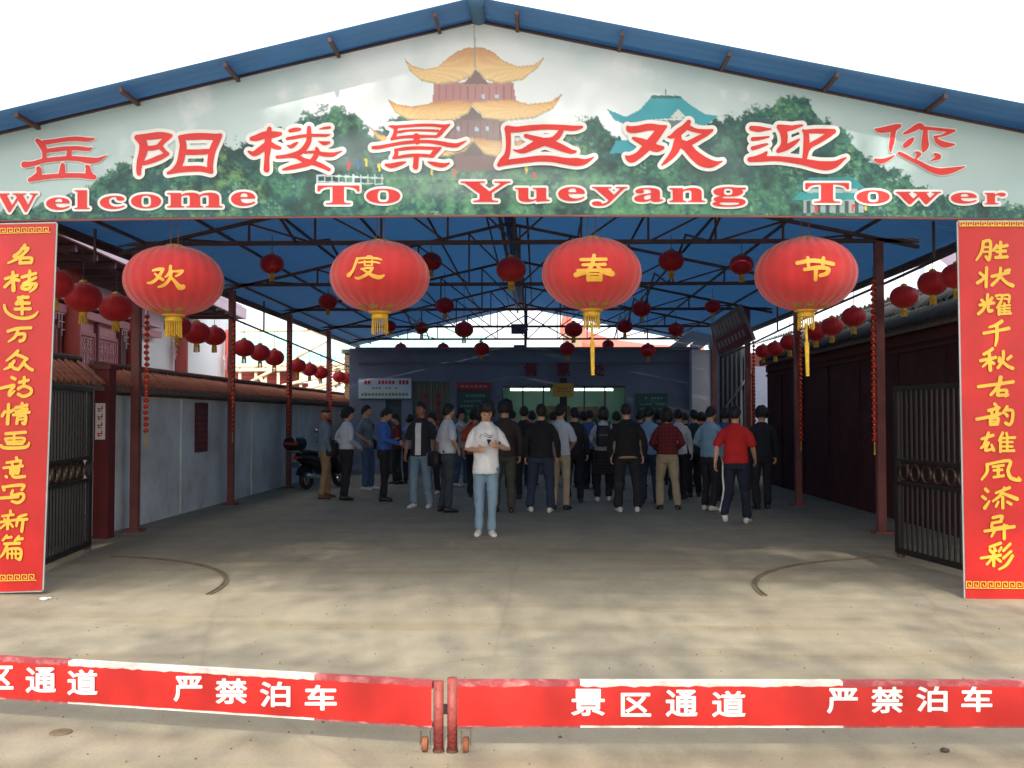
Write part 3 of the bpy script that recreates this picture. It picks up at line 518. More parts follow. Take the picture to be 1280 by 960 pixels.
# ------------------------------------------------------------------ couplet banners
A_ = {
'L': [(7.3875,0,295,[
 [[(23,8.5),(19,14),(13,19)],[(20,12),(26,11.5),(20,18),(14,22),(7.5,25,.8)],[(13.5,18),(17,20)],[(19,20),(18.5,25)],[(19.5,20.5),(29,20.5),(28.5,24.8)],[(18.5,25),(28.5,24.5)]],
 [[(12,33.5),(12.5,50,1.9)],[(5,39.5),(12,37.5),(16,36.5)],[(12,40),(4.5,47)],[(13,40),(17.5,41)],[(20.5,38),(33,34.5)],[(27.5,32.5),(27,41)],[(22,44),(33,38.5)],[(27,41),(20,47.5),(26,49),(30,44)],[(22,45.5),(33,44),(32,48),(27.5,51.5,.7)]],
 [[(17,57),(26,56.5)],[(21,56),(15,62.5),(20,62),(27,62)],[(14,67.5),(28,67.2)],[(20.5,60),(20.5,72)],[(4,64,1.2),(6,70),(14,75,1.3),(24,76,1.5),(31,74),(35,70,.6)]],
 [[(7.5,88),(16,85.5),(28.5,84.8)],[(17,86),(14,93),(8,97.5,.8)],[(15,91),(22.5,90.5),(22,95.5),(18.5,97)]]]),
 (7.3875,0,415,[
 [[(16.5,17.5),(12,22),(6,26.5,.8)],[(14,20.5),(20,22.5),(25,25)],[(13,27),(9,32),(4,34.5,.7)],[(9.5,30),(13,33.5),(17,34.5)],[(23,26.5),(20,31),(17,34.5)],[(23,30),(27,33.5),(30,35)]],
 [[(11,42,1.4),(14,43.5,1.4)],[(.5,52),(7,50.5),(13,49.5),(9,55),(9,58.5),(13.5,54.5,.8)],[(18,46.5),(26,44.5)],[(22.5,42),(22,50)],[(17,52.5),(22,50),(28.5,52.5),(28,57),(22,59.5),(17,57.5)]],
 [[(8,67),(7,84.5,1.7)],[(2,77.5),(4.5,73.5)],[(9,74),(12.5,72)],[(14.5,70),(25,67.5)],[(15,73.5),(25,71)],[(12.5,76.5),(27,74)],[(20.5,66),(20.5,76)],[(16.5,78),(15.5,84.5)],[(17,78),(23.5,77.5),(23,84.5),(21,84)],[(18,80.8,.9),(22,80.5,.9)]]]),
 (5.3375,0,530,[
 [[(4,6.5,1),(17,5.5,1)],[(3.5,10,.8),(5,13,.8)],[(4,9.7,.8),(16,9.5,.8),(15,13,.8)],[(9.5,6.5,.8),(9.3,13.5,.8)],[(5,11.7,.6),(15,11.5,.6)],[(5,13.3,.8),(14.5,13.3,.8)],[(.5,14.5,1),(4,16,1.1),(17,15.5,1.1),(19.5,12.5,.6)]],
 [[(11,22.5,1),(11.5,24,1)],[(4.5,25.8,.8),(14,24.5,.9)],[(8,26,.8),(8.5,28,.8)],[(14,25.5,.7),(13,28,.7)],[(2.5,29.3,.8),(15,28,1)],[(7,30,.8),(7,33,.8)],[(7,30,.7),(12.5,29.7,.8),(12,33,.8)],[(7,31.5,.6),(12,31.3,.6)],[(7,33,.7),(12,33,.7)],[(4,35,.9),(4.5,35.4,.9)],[(8,34,.8),(10,35.5,1),(16.5,35,1)]],
 [[(2,42,1),(2.8,44,1)],[(3,42,.8),(10,41,1),(16,41,1),(14.5,44,.8)],[(8.5,44.5,.9),(8,47.5,.9),(15,46.5,1),(15.5,50,1),(12,52.5,1),(8,51.5,.8)],[(0,49.5,1),(12,48.5,1)]],
 [[(7,58,.9),(7,60.5,.9)],[(1.5,61.5,.8),(9,60.5,.8)],[(3,63.5,.8),(3.5,64,.8)],[(0,65.5,.8),(10.5,64,.8)],[(5.5,62.5,.9),(5,70,.9)],[(.5,69.5,.7),(4,66.5,.7)],[(7,66.5,.8),(8.5,68.5,.8)],[(17.5,60.5,.8),(12.5,62.5,1),(11,68,.8)],[(12,64,.9),(18,63.5,.9)],[(15.5,64,1),(14.5,71.5,1)]],
 [[(4.5,74.5,.8),(2,77.5,.8)],[(3.5,76,.7),(7.5,75.5,.9)],[(12.5,75,.8),(10,78,.8)],[(11,77,.8),(15,76.5,.9)],[(3,80,.9),(13,79.5,1)],[(5,80.5,.9),(2.5,86,.9),(0,89,.6)],[(4.5,83.5,.8),(13.5,83.5,.9),(13.5,90,.9),(12,90,.9)],[(5,83.5,.7),(5,89.5,.7)],[(8,84.5,.6),(8,89.5,.6)],[(10.5,84.5,.6),(10.5,89.5,.6)],[(5,86.5,.6),(13.5,86.5,.6)]]])],
'R': [(7.3875,1200,290,[
 [[(21.5,9),(20,18),(15,26,.8)],[(21.5,9),(28,9),(27,25),(24,23)],[(21.5,14,.9),(27.5,14,.9)],[(21,18.5,.9),(27.5,18,.9)],[(34,12.5),(31,17)],[(33,14.5),(43.5,12.5)],[(37.5,9.5),(37,23.5)],[(34,18.2),(42,17.5)],[(33,23.5),(43.5,23)]],
 [[(24.5,33),(24,50.5)],[(18.5,38),(21.5,40.5)],[(16,47),(20,44.5),(22,42)],[(29.5,41),(45,37.5)],[(37.5,33.5),(36,42),(29.5,49)],[(37,41),(43,47),(48.5,49.5,1.8)],[(42,36),(45.5,35)]],
 [[(25.5,58),(25,66)],[(20,63),(22,65)],[(29.5,61),(27.5,64)],[(18.5,67.5),(31,65.5)],[(23.5,67.5),(21,72),(17,75.5)],[(26,67.5),(26.5,73),(29.5,72.5)],[(33,59,1),(38.5,58.5,1),(38,64,1)],[(34.5,61.5,.9),(37,62,.9)],[(40,58.5,1),(45.5,58.5,1),(45,65,1)],[(41,61.5,.9),(44,62,.9)],[(37.5,65),(34,70,.8)],[(36,68),(36,76)],[(41,66,1),(41,75,1)],[(37,68.3,.8),(46,67.5,.9)],[(37,70.8,.8),(46,70.3,.8)],[(37,73.2,.8),(46,73,.8)],[(36,75.8,.9),(47,75.2,1)]],
 [[(38.5,82.5,1.6),(33,86),(27,88,.9)],[(22,93.5),(33,91.5,1.2),(45,89,1.6)],[(34,86),(34,98,1.5),(32.5,105,.9)]]]),
 (7.3875,1200,415,[
 [[(30,15.5),(26,18.5),(22,20.5)],[(19,26.5),(33,23.5)],[(27,20),(28,35,1.7)],[(26.5,27),(21,32,.9)],[(28,27),(31,29)],[(36.5,24),(36,27)],[(40,18),(39.5,26),(35,33)],[(40,28),(44,31.5),(48.5,33.5,1.6)],[(47,22.5),(44,25)]],
 [[(17,50.5),(32,48.5),(49,46,1.5)],[(37.5,42,1.8),(35.5,50,1.8),(28.5,58,1.3)],[(36,53),(34.5,58)],[(37,54,1.2),(43,54),(42,59)],[(35,58.5),(44,58)]],
 [[(32,66.5),(34,69)],[(26.5,72.5),(36,70)],[(29,73),(30,77)],[(34.5,72),(33.5,76)],[(15.5,80.5),(26,78.5),(37,75.5)],[(28,80),(28,85.5)],[(28,80),(35,79.5),(34.5,85)],[(28,82.5,.8),(34.5,82.5,.8)],[(28,85.3),(34.5,85)],[(43.5,69),(40,74.5)],[(43,72),(48.5,73),(48,82),(45.5,85.5),(42,84)],[(42.5,76),(43.5,77.5)]]]),
 (5.3375,1200,530,[
 [[(14.5,10,.9),(22,7.5,1)],[(19,6,1),(16,14,1),(14,16,.7)],[(19,12.5,.9),(17,17.5,.9),(22,16.5,.8)],[(21,14,.8),(22.5,17.5,1)],[(28.5,6,1),(26,11,.7)],[(27,9.5,.9),(27,18.5,.9)],[(31,6,.8),(31.5,8.5,.8)],[(27.5,9.5,.7),(36.5,9,.9)],[(27.5,12,.6),(35,12,.7)],[(27.5,15,.6),(35,15,.7)],[(27,18,.7),(36,17.8,.9)],[(31.5,9,.8),(31.5,18,.8)]],
 [[(18,27,1),(18,32,1),(14.5,37,.7)],[(18,27,.8),(33,24.5,1),(32,31,1.1),(34,36,1.2),(40,37.5,1),(39,35.5,.5)],[(22,28.5,.8),(29,27.5,.8)],[(22.5,31,.8),(28,30.5,.8)],[(25.5,28,1),(25.5,35,1)],[(22.5,35.5,.8),(29,34.5,.9)]],
 [[(17,43.5,1.1),(18.5,45,1)],[(15,48.5,1),(17,50,1)],[(16.5,56,1.2),(19.5,51.5,.7)],[(24,46,.8),(33,42.5,1)],[(29.5,42.5,.8),(27,47.5,1),(22,51.5,.7)],[(28,46,.9),(38,50,1.3)],[(28.5,49,1),(28.5,56,1)],[(25.5,52,.8),(24,55,.8)],[(31.5,52,.8),(34,53.5,1)]],
 [[(22,62.5,1),(28,61.5,1),(27,65,1)],[(22,66,.9),(27.5,65,.9)],[(21.5,66,.9),(22,69.5,.9),(31.5,68,.9)],[(16.5,71.5,.9),(36,68.5,1.1)],[(24,69.5,1),(21,75,.7)],[(29.5,67.5,1),(29.5,76.5,1)]],
 [[(27,79.5,1),(20,82,.9)],[(20,84,.9),(21,85.5,.9)],[(23,83,.8),(24,84.5,.8)],[(27.5,82.5,.8),(26,85,.8)],[(14,89.5,.8),(27,87.5,1)],[(22.5,85,1),(22.5,94.5,1)],[(22,89,.8),(18,93.5,.8)],[(23.5,89,.8),(27,91.5,1)],[(33.5,80,.9),(29,84.5,.9)],[(34,85,.9),(29,89.5,.9)],[(35,88,1),(31,94,1),(26,97,.6)]]])]}
vinyl = M('red_couplet_vinyl', lin((186, 26, 24)), .36, 0, .12, 1.2, .45, 1.6)
edgew = M('pale_edging', (.42, .44, .45), .4, .2, .1, 3)
def couplet(corners, key, y, label, bands):
    o = thing('couplet_banner', label, 'banner', P(*[(a+b)/2 for a, b in zip(corners[3], corners[2])], y), 0, 'vertical couplet banners beside the gateway'); B = o.location
    mp = lambda x, yy: P(x, yy, y-.014)
    c = [P(a, b, y) for a, b in corners]; mb = MB(); n = 24; vs = []
    for i in range(n+1):
        for j in range(5):
            p = c[0].lerp(c[3], i/n).lerp(c[1].lerp(c[2], i/n), j/4); p.y += -.004*math.sin(math.pi*j/4)*(1+.3*math.sin(i*.5)); vs.append(p-B)
    fs = [(i*5+j, (i+1)*5+j, (i+1)*5+j+1, i*5+j+1) for i in range(n) for j in range(4)]
    mb.add(vs, fs); k = len(vs); mb.add([v+Vector((0, .02, 0)) for v in vs], [tuple(reversed(f)) for f in fs]); mb.build('sheet', vinyl, o, True)
    mb = MB()
    for i in range(4): mb.bar(c[i]-B+Vector((0, .01, 0)), c[(i+1) % 4]-B+Vector((0, .01, 0)), .011, .024)
    mb.build('edging', edgew, o)
    for s, ox, oy, chs in A_[key]:
        for st in chs: stroke_glyph(st, s, ox, oy, mp, 'character', print_gold, o, B, step=.55, pad=2, grow=.12)
    for (xa, ya), (xb, yb), h in bands:
        st = []; L = 9.; nn = int((xb-xa)/L)
        for i in range(nn):
            x = xa+i*L; yy = ya+(yb-ya)*i/nn
            st += [[(x, yy+h, .55), (x, yy, .55)], [(x, yy, .55), (x+6.5, yy, .55)], [(x+6.5, yy, .55), (x+6.5, yy+h*.7, .55)], [(x+6.5, yy+h*.7, .55), (x+3, yy+h*.7, .55)], [(x+3, yy+h*.7, .55), (x+3, yy+h*.35, .55)], [(x, yy+h, .55), (x+L, yy+h, .55)]]
        xs = np.arange(xa-2, xb+2, .7); ys = np.arange(min(ya, yb)-2, max(ya, yb)+h+2, .6); GX, GY = np.meshgrid(xs, ys)
        glyph(sdf_strokes(st, GX, GY), xs, ys, mp, 'key_pattern_band', print_gold, o, B)
couplet([(-20, 281), (70, 279), (52.5, 738), (-40, 741)], 'L', 9.2, 'red vertical banner with yellow brush characters left of the gateway, before the black gate', [((-18, 286), (69, 284), 6), ((-36, 720), (52, 718), 7)])
couplet([(1198, 277), (1290, 277), (1301, 750), (1207, 748)], 'R', 9.2, 'red vertical banner with yellow brush characters right of the gateway', [((1200, 277.5), (1288, 277.5), 5), ((1208, 727), (1298, 728), 8)])

# ------------------------------------------------------------------ big lanterns
cloth_red = M('red_lantern_cloth', lin((206, 44, 44)), .75, 0, .14, 2.5, .35, 9, transl=(.25, lin((235, 70, 55))), sheen=.5)
cloth_dark = M('small_lantern_cloth', lin((198, 34, 44)), .55, 0, .12, 6, .0, transl=(.38, lin((225, 50, 50))), sheen=.3)
def lantern_shade(a, b, ribs, n=96, m=26, seam=.026):
    mb = MB(); rg = []
    for i in range(m+1):
        th = math.pi*(.045+.91*i/m); rg.append([])
        for j in range(n):
            ph = 2*math.pi*j/n; k = 1+.006*noise.noise(Vector((math.cos(ph)*2+a, math.sin(ph)*2, th*9)))-seam*abs(math.cos(ribs*ph/2))**10-.004*noise.noise(Vector((ph*2, th*3, a*7)))
            rg[-1].append(Vector((a*math.sin(th)**.92*k*math.cos(ph), a*math.sin(th)**.92*k*math.sin(ph), -b*math.cos(th)*k)))
    mb.rings(rg); return mb
def tassel(top, r, h, n=22, rr=.006):
    mb = MB(); mb.lathe([(r*.8, top), (r*.95, top-.02), (r*.95, top-.045), (r*.8, top-.05)], n=16)
    for j in range(n):
        a = 2*math.pi*j/n; x, y = r*.85*math.cos(a), r*.85*math.sin(a)
        mb.bar((x, y, top-.04), (x*1.08, y*1.08, top-h*random.uniform(.9, 1.03)), rr, rr)
    return mb
LCH = {'欢': (10.667,170,310,[[(22.5,30,1.3),(29,28.5,2),(36,28,1.8)],[(36,28,1.8),(33,34,2),(28,41,2),(21,46,2),(15.5,46.5,1.3)],[(25,34,1),(30,38.5,2),(36,42.5,1.8)],[(46,24.5,2),(45.5,31,2),(42,36.5,1.5),(39,38.5,1)],[(46,31,1.3),(54,31,1.5),(62,30.5,1.8)],[(62,31,1.8),(58,35,1.6),(53,37.5,1.2)],[(47,33,1.8),(45,41,2),(38,49,2),(30,52,1.4)],[(47,39,1.5),(53,46,2.3),(58,52,3.5),(62.5,52,3.3)]]),
'度': (12,420,300,[[(48,25,2),(53,25.5,2)],[(31,28,1.5),(45,27,1.6),(60,27.5,1.6),(68,29.5,1.2)],[(32,28,1.8),(29,36,1.8),(25,46,1.8),(19,53,3)],[(34,34,1.1),(45,33,1.3),(60,33.2,1.3),(65.5,35,.9)],[(43,31,1.2),(43,38,1.2)],[(54,31,1.2),(54,38,1.2)],[(43,38.2,1),(54,38.2,1)],[(38,43.5,1.3),(46,42,1.4),(55,42,1.6)],[(55,42,1.6),(51,47.5,2),(44,53,2.2),(34,57.5,2),(29,56.5,1)],[(41,45,1.2),(48,49,1.8),(55,53.5,2.6),(65,56,3),(72,53,1.2)]]),
'春': (4,580,270,[[(58.5,21.8,.75),(71,21.6,.8)],[(59.5,24.4,.7),(70.5,24.2,.75)],[(57,27.3,.8),(73,27,.8)],[(65,19.8,.9),(64,24.5,.9),(61,28,.9),(56,29.4,1.2)],[(67,25.5,.7),(70,28,1),(74,28.8,1.4)],[(62,28.8,.8),(62,32,.8)],[(68.4,28.8,.8),(68.4,32,.8)],[(62,29,.5),(68.4,29,.5)],[(62,30.6,.5),(68.4,30.6,.5)],[(62,32,.7),(68.4,32,.7)]]),
'节': (3.2,880,260,[[(37.3,22,.7),(44,21,.8),(51.7,22.4,.7)],[(41.5,19.9,.65),(41.8,23,.65)],[(47.8,20,.65),(47.5,23,.65)],[(40.3,24.6,.65),(46,23.8,.8),(49.7,24.4,.8),(49,26.2,.8),(46.6,27,.7)],[(44.8,24,.8),(44.6,28.6,.7)]])}
YL = 9.75
def big_lantern(px, py, wpx, hpx, ch, tas, label, rz):
    c = P(px, py, YL); s = c.y/F; a, b = wpx*s/2, hpx*s/2
    o = thing('red_lantern', label, 'lantern', c, 0, 'large red festival lanterns hanging under the banner')
    lantern_shade(a, b, 24).build('shade', cloth_red, o, True).rotation_euler = (0, 0, rz)
    mb = MB(); mb.lathe([(.085, b*.96), (.09, b*1.0), (.075, b*1.04), (.03, b*1.06)], n=20); mb.build('top_cap', gold, o, True)
    mb = MB(); mb.lathe([(.1, -b*1.035), (.115, -b*.985), (.1, -b*.95)], n=20); mb.build('bottom_ring', gold, o, True)
    for q in range(3):      # gold paper cut motifs near the bottom
        mb = MB(); ang = -math.pi/2+(q-1)*.55+random.uniform(-.1, .1); th = math.pi*.165
        ctr = Vector((a*math.sin(th)*math.cos(ang), a*math.sin(th)*math.sin(ang), -b*math.cos(th)))
        mb.ell(ctr*1.004, (.05, .05, .006), 8, 5, (ctr*1.0).to_track_quat('Z', 'Y').to_matrix()); mb.build('gold_motif', M('faded_gold_print', lin((150, 110, 40)), .6, 0, .3, 20), o)
    tassel(-b*1.03, .085, .20 if tas < 2 else .17).build('tassel', fringe, o)
    if tas == 2:
        mb = MB(); mb.tube([(0, 0, -b-.12), (.005, 0, -b-.3)], .012, 6); mb.tube([(.005, 0, -b-.3), (.01, 0, -b-.62)], [.022, .016], 8); mb.build('long_tassel', fringe, o)
    top = P(px, 275, YL).z
    for dx in (-.038, .038):
        mb = MB(); mb.tube([(dx*.9, 0, b*1.03), (dx*1.2, .0, 3.72+0.3-c.z)], .004, 5); mb.build('cord', M('brown_cord', lin((150, 110, 90)), .8), o)
    s_, ox, oy, st = LCH[ch]
    def mp(x, y):           # onto the cloth
        d = ray(x, y); oc = CAM-c; k = 1.008
        D = Vector((d.x/(a*k), d.y/(a*k), d.z/(b*k))); O = Vector((oc.x/(a*k), oc.y/(a*k), oc.z/(b*k)))
        A = D.dot(D); Bq = 2*D.dot(O); Cq = O.dot(O)-1; disc = max(Bq*Bq-4*A*Cq, 0)
        return CAM+d*((-Bq-math.sqrt(disc))/(2*A))
    stroke_glyph(st, s_, ox, oy, mp, 'character', M('gold_foil_print', lin((232, 176, 66)), .4, .1, .15, 10), o, c, step=.6, pad=2, grow=.15)
    return o
big_lantern(217.5, 351, 123, 88, '欢', 0, 'large red lantern with the gold character 欢, first from the left', .05)
big_lantern(475, 346, 125, 90, '度', 1, 'large red lantern with the gold character 度, second from the left', .1)
big_lantern(739.5, 342.5, 125, 91, '春', 2, 'large red lantern with the gold character 春, third from the left', .02)
big_lantern(1007, 343, 125, 91, '节', 2, 'large red lantern with the gold character 节, fourth from the left', .07)

# small lanterns
proto = None
def small_lantern(p, w, label, group, cord):
    global proto
    if proto is None:
        o = thing('red_lantern', label, 'lantern', p, 0, group)
        lantern_shade(.225, .185, 14, 56, 14, .03).build('shade', cloth_dark, o, True)
        mb = MB(); mb.lathe([(.05, .18), (.055, .2), (.02, .22)], n=12); mb.build('top_cap', gold, o, True)
        tassel(-.18, .05, .15, 10, .012).build('tassel', fringe, o)
        mb = MB(); mb.tube([(0, 0, .2), (0, 0, 1)], .006, 4); mb.build('cord', black, o); proto = o
    else: o = copy_tree(proto)
    o.location = p; o['label'] = label; o['group'] = group; s = w/.45; o.scale = (s, s, s); o.rotation_euler = (0, 0, random.uniform(0, 3))
    for ch in o.children:
        if ch.name.startswith('cord'): ch.scale = (1, 1, 1); ch.location.z = 0; ch.scale.z = max(.25, cord/s); ch.location.z = .2*(1-ch.scale.z)
    return o
ords = ['first', 'second', 'third', 'fourth', 'fifth', 'sixth', 'seventh', 'eighth', 'ninth', 'tenth', 'eleventh', 'twelfth', 'thirteenth', 'fourteenth', 'fifteenth']
def rail_z(rl, y):
    for a, b in zip(rl[:-1], rl[1:]):
        if a[1] <= y <= b[1]: return a[2]+(b[2]-a[2])*(y-a[1])/(b[1]-a[1])
    return rl[-1][2]
LL = [(68, 355, 46), (104, 372, 46), (145, 385, 42), (222, 408, 34), (246, 416, 34), (268, 420, 29), (305, 435, 27), (325, 441, 26), (343, 447, 25), (372, 457, 21), (387, 462, 20), (401, 466, 19), (424, 471, 17), (433, 473, 16), (441, 475, 15)]
for i, (x, y, wd) in enumerate(LL):
    Y = 5.62*F/(672-x); p = P(x, y, Y)
    small_lantern(p, max(.34, min(.5, wd*Y/F)), 'small red lantern on the left eave rail, %s from the gateway' % ords[i], 'small red lanterns along the left eave', rail_z(railL, Y)-p.z)
RLs = [(1196, 345, 38), (1166, 354, 37), (1130, 371, 34), (1067, 396, 30), (1040, 408, 28), (1020, 415, 27), (987, 428, 24), (969, 436, 22), (954, 439, 20)]
for i, (x, y, wd) in enumerate(RLs):
    Y = 4.95*F/(x-672); p = P(x, y, Y)
    small_lantern(p, wd*Y/F, 'small red lantern on the right eave rail, %s from the gateway' % ords[i], 'small red lanterns along the right eave', rail_z(railR, Y)-p.z)
IN = [(340, 330, 30, 'by the first left post'), (410, 377, 24, 'left of the second big lantern'), (539, 327, 27, 'right of the second big one'), (487, 408, 17, 'behind the second big fringe'), (527, 410, 18, 'before the left slope of the far gable'), (556, 382, 24, 'under the middle left of the roof'),
      (580, 412, 24, 'in the left of the bright far gable'), (501, 435, 15, 'leftmost of those above the ticket office'), (554, 435, 15, 'second of those above the ticket office'), (602, 436, 20, 'third of those above the ticket office'), (639, 337, 38, 'the largest one'),
      (717, 412, 23, 'before the red far roof in the gable'), (709, 436, 20, 'below another in the middle of the far gable'), (760, 431, 15, 'tiny, under the red far roof'), (781, 408, 20, 'right of the third long tassel'), (810, 438, 20, 'right end above the ticket office wall'),
      (839, 326, 32, 'right of the third big lantern'), (802, 386, 24, 'lower right of the third big lantern'), (891, 383, 20, 'above the tilted signboard'), (927, 331, 30, 'left of the fourth big lantern'), (845, 412, 20, 'in the dark right end of the roof')]
for i, (x, y, wd, lb) in enumerate(IN):
    Y = min(.45*F/wd, 31.0); Y = min(TY[1:], key=lambda t: abs(t-Y))-.15; p = P(x, y, Y)
    while p.z+.34*wd*Y/F/.45 > zr(p.x)-.04: Y -= .25; p = P(x, y, Y)
    small_lantern(p, wd*Y/F, 'small dark red lantern under the roof, '+lb, 'small red lanterns hanging under the roof', max(.24, zr(p.x)-.02-p.z))

# strings of tiny lanterns beside the posts
bead = MB().ell((0, 0, 0), (.039, .039, .032), 10, 7).me('bead', M('bead_red', lin((196, 40, 30)), .4, 0, .1, 4), True)
brass = MB().lathe([(.012, -.012), (.016, 0), (.012, .012)], n=8).me('bead_cap', gold, True)
def bead_string(x, Y, ytop, ybot, label):
    a, b = P(x, ytop, Y), P(x, ybot, Y); o = thing('bead_string', label, 'bead string', a, 0, 'strings of tiny red lanterns beside the posts')
    n = int((a.z-b.z)/.084)
    for i in range(n):
        z = -i*.084; link('bead', bead, o, (random.uniform(-.006, .006), 0, z)); link('bead_cap', brass, o, (0, 0, z-.042))
    mb = MB(); mb.tube([(0, 0, .2), (0, 0, -n*.084)], .004, 4); mb.build('cord', black, o)
    mb = MB(); mb.tube([(0, 0, -n*.084+.03), (0, 0, -n*.084-.12)], [.008, .016], 6); mb.build('tassel', fringe, o)
for x, y0, y1, k, nm in ((184, 396, 553, 0, 'left post nearest the gateway'), (292, 402, 545, 1, 'second left post from the gateway'), (361, 432, 548, 2, 'third left post from the gateway'), (414, 452, 545, 3, 'fourth left post from the gateway'),
                         (1091, 352, 560, 0, 'right post nearest the gateway'), (1000, 405, 560, 1, 'second right post from the gateway'), (942, 428, 540, 2, 'third right post from the gateway')):
    bead_string(x, TY[1+k]-.09, y0, y1, 'string of tiny red lanterns hanging beside the '+nm)

# ------------------------------------------------------------------ side walls with tiled copings
plaster = M('stained_whitewash', lin((218, 222, 222)), .9, 0, .0, 1.3, .25, 20, col2=lin((178, 180, 174)), thr=(.4, .75))
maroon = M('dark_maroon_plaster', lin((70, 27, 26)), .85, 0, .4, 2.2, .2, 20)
tile_m = M('terracotta_coping_tile', lin((158, 96, 72)), .75, 0, .35, 7, .2, 40)
tile_d = M('weathered_dark_tile', lin((48, 50, 52)), .7, 0, .3, 7, .2, 40)
mort = M('grey_mortar', lin((110, 100, 92)), .9, 0, .2, 9)
def tile_mesh(L, drop, r, mat):
    mb = MB(); n = 7; rg = []
    for k in range(3):
        t = k/2; rg.append([])
        for j in range(n): a = math.pi*j/(n-1); rg[-1].append(Vector((L*t, (r-.008*(2-k)*.5)*math.cos(a), -drop*t+(r)*math.sin(a))))
        for j in range(n): a = math.pi*(n-1-j)/(n-1); rg[-1].append(Vector((L*t, (r-.016)*math.cos(a), -drop*t+(r-.016)*math.sin(a))))
    mb.rings(rg); return mb.me('tile', mat, True)
def coping(o, x_r, z_r, run, drop, y0, y1, mat, sgn, pitch=.17, r=.068, rows=1):
    tm = tile_mesh(run/rows+.04, (drop/rows)*1.05, r, mat)
    n = int((y1-y0)/pitch)
    for q_ in range(rows):
        for i in range(n):
            ob = link('tile', tm, o, (x_r+sgn*run*q_/rows, y0+(i+.5)*pitch+random.uniform(-.008, .008), z_r-drop*q_/rows-.02+.012*(rows-q_)+random.uniform(-.006, .006)))
            ob.rotation_euler = (random.uniform(-.05, .05), random.uniform(-.03, .03), (0 if sgn > 0 else math.pi)+random.uniform(-.05, .05))
    mb = MB(); mb.tube([(x_r, y0-.02, z_r+.02), (x_r, (y0+y1)/2, z_r+.025), (x_r, y1+.02, z_r+.02)], .055, 10); mb.build('ridge', M('dark_ridge_tile', lin((82, 62, 56)), .8, 0, .3, 6, .2, 30), o, True)
    mb = MB()
    for s in (1, -1):
        vs = [(x_r, y0, z_r-.04), (x_r+s*run, y0, z_r-drop-.04), (x_r+s*run, y1, z_r-drop-.04), (x_r, y1, z_r-.04)]; mb.add(vs+[(a, b, c-.05) for a, b, c in vs], [(0,1,2,3), (4,7,6,5), (1,5,6,2), (0,4,5,1), (2,6,7,3)])
    mb.build('tile_bed', mort, o)
def wall(name, label, x0, x1, y0, y1, h, mat):
    o = thing(name, label, 'wall', (0, 0, 0)); mb = MB(); mb.box(((x0+x1)/2, (y0+y1)/2, h/2), (abs(x1-x0), y1-y0, h)); mb.build('masonry', mat, o); return o
wl = wall('boundary_wall', 'long grey whitewashed wall with terracotta tile coping behind the left posts', -5.92, -6.2, 13.75, 33.0, 1.98, plaster)
coping(wl, -6.02, 2.30, .30, .26, 13.7, 33.05, tile_m, 1, .16, .05)
mb = MB(); mb.box((-5.905, 23.4, 1.95), (.03, 19.2, .07)); mb.build('string_course', M('eave_band', lin((120, 88, 76)), .8), wl)
for yy in (14.35, 17.0, 21.2, 25.4): 
    mb = MB(); mb.box((-5.905, yy, .98), (.03, .32, 1.90)); mb.build('pilaster', plaster, wl)
w2 = wall('gate_side_wall', 'stub wall coloured dark for shade, with tiled coping, behind the open left gate', -5.95, -6.2, 9.9, 13.3, 1.98, maroon)  # dark maroon stands in for the shaded interior behind the gate bars
coping(w2, -6.02, 2.34, .36, .30, 9.8, 13.25, tile_m, 1, .18, .055)
gp = thing('gate_pillar', 'dark red square gate pillar at the near end of the left wall', 'pillar', (-5.78, 13.55, 0))
mb = MB(); mb.box((0, 0, 1.12), (.2, .22, 2.24)); mb.box((0, 0, 2.27), (.26, .28, .06)); mb.build('shaft', M('dark_red_pillar_paint', lin((96, 26, 30)), .6, 0, .2, 4, .1, 20), gp)
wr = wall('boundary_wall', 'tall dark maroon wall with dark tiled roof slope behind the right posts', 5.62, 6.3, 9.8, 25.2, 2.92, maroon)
coping(wr, 6.05, 3.5, .62, .56, 9.8, 25.2, tile_d, 1, .17, .07, 2)
for ch in list(wr.children):
    if ch.name.split('.')[0] == 'tile':           # the court side slopes to -X
        ch.rotation_euler.z += math.pi; ch.location.x = 6.05-(ch.location.x-6.05)
mb = MB(); mb.box((5.60, 17.5, 2.78), (.05, 15.3, .16)); mb.box((5.59, 17.5, 2.62), (.03, 15.3, .05)); mb.build('string_course', M('maroon_band', lin((80, 30, 29)), .8, 0, .2, 3), wr)
for yy in np.arange(10.4, 25, 1.9):
    mb = MB(); mb.box((5.605, float(yy), 1.3), (.03, .1, 2.6)); mb.build('panel_strip', M('maroon_strip', lin((58, 21, 21)), .8, 0, .3, 3), wr)
# notices on the left wall
nb = thing('wall_plaque', 'maroon notice plaque on the grey left wall between two posts', 'plaque', (-5.90, 17.85, 1.43))
mb = MB(); mb.box((0, 0, 0), (.03, .62, .86)); mb.build('board', M('maroon_plaque', lin((96, 34, 40)), .5, 0, .15, 6), nb)
mb = MB()
for k in range(4):
    y_ = -.2+.13*k
    for z_ in np.arange(-.33, .36, .1): mb.box((.017, y_, float(z_)), (.004, .05, .055))
tag(mb.build('lettering', M('plaque_letter', lin((140, 70, 74)), .5), nb), kind='stuff')
pcd = thing('notice_strip', 'narrow white notice strip with red marks on the left gate pillar', 'notice', (-5.78, 13.43, 1.55))
mb = MB(); mb.box((-.01, 0, .0), (.13, .012, .48)); mb.build('board', white, pcd)
mb = MB()
for k, z_ in enumerate((.17, .06, -.05, -.16)):
    for q_ in ((0, 0, .07, .014), (-.02, -.02, .014, .05), (.025, .015, .014, .05), (0, -.03, .05, .012)): mb.box((-.01+q_[0], -.008, z_+q_[1]), (q_[2], .004, q_[3]))
mb.build('lettering', print_red, pcd)

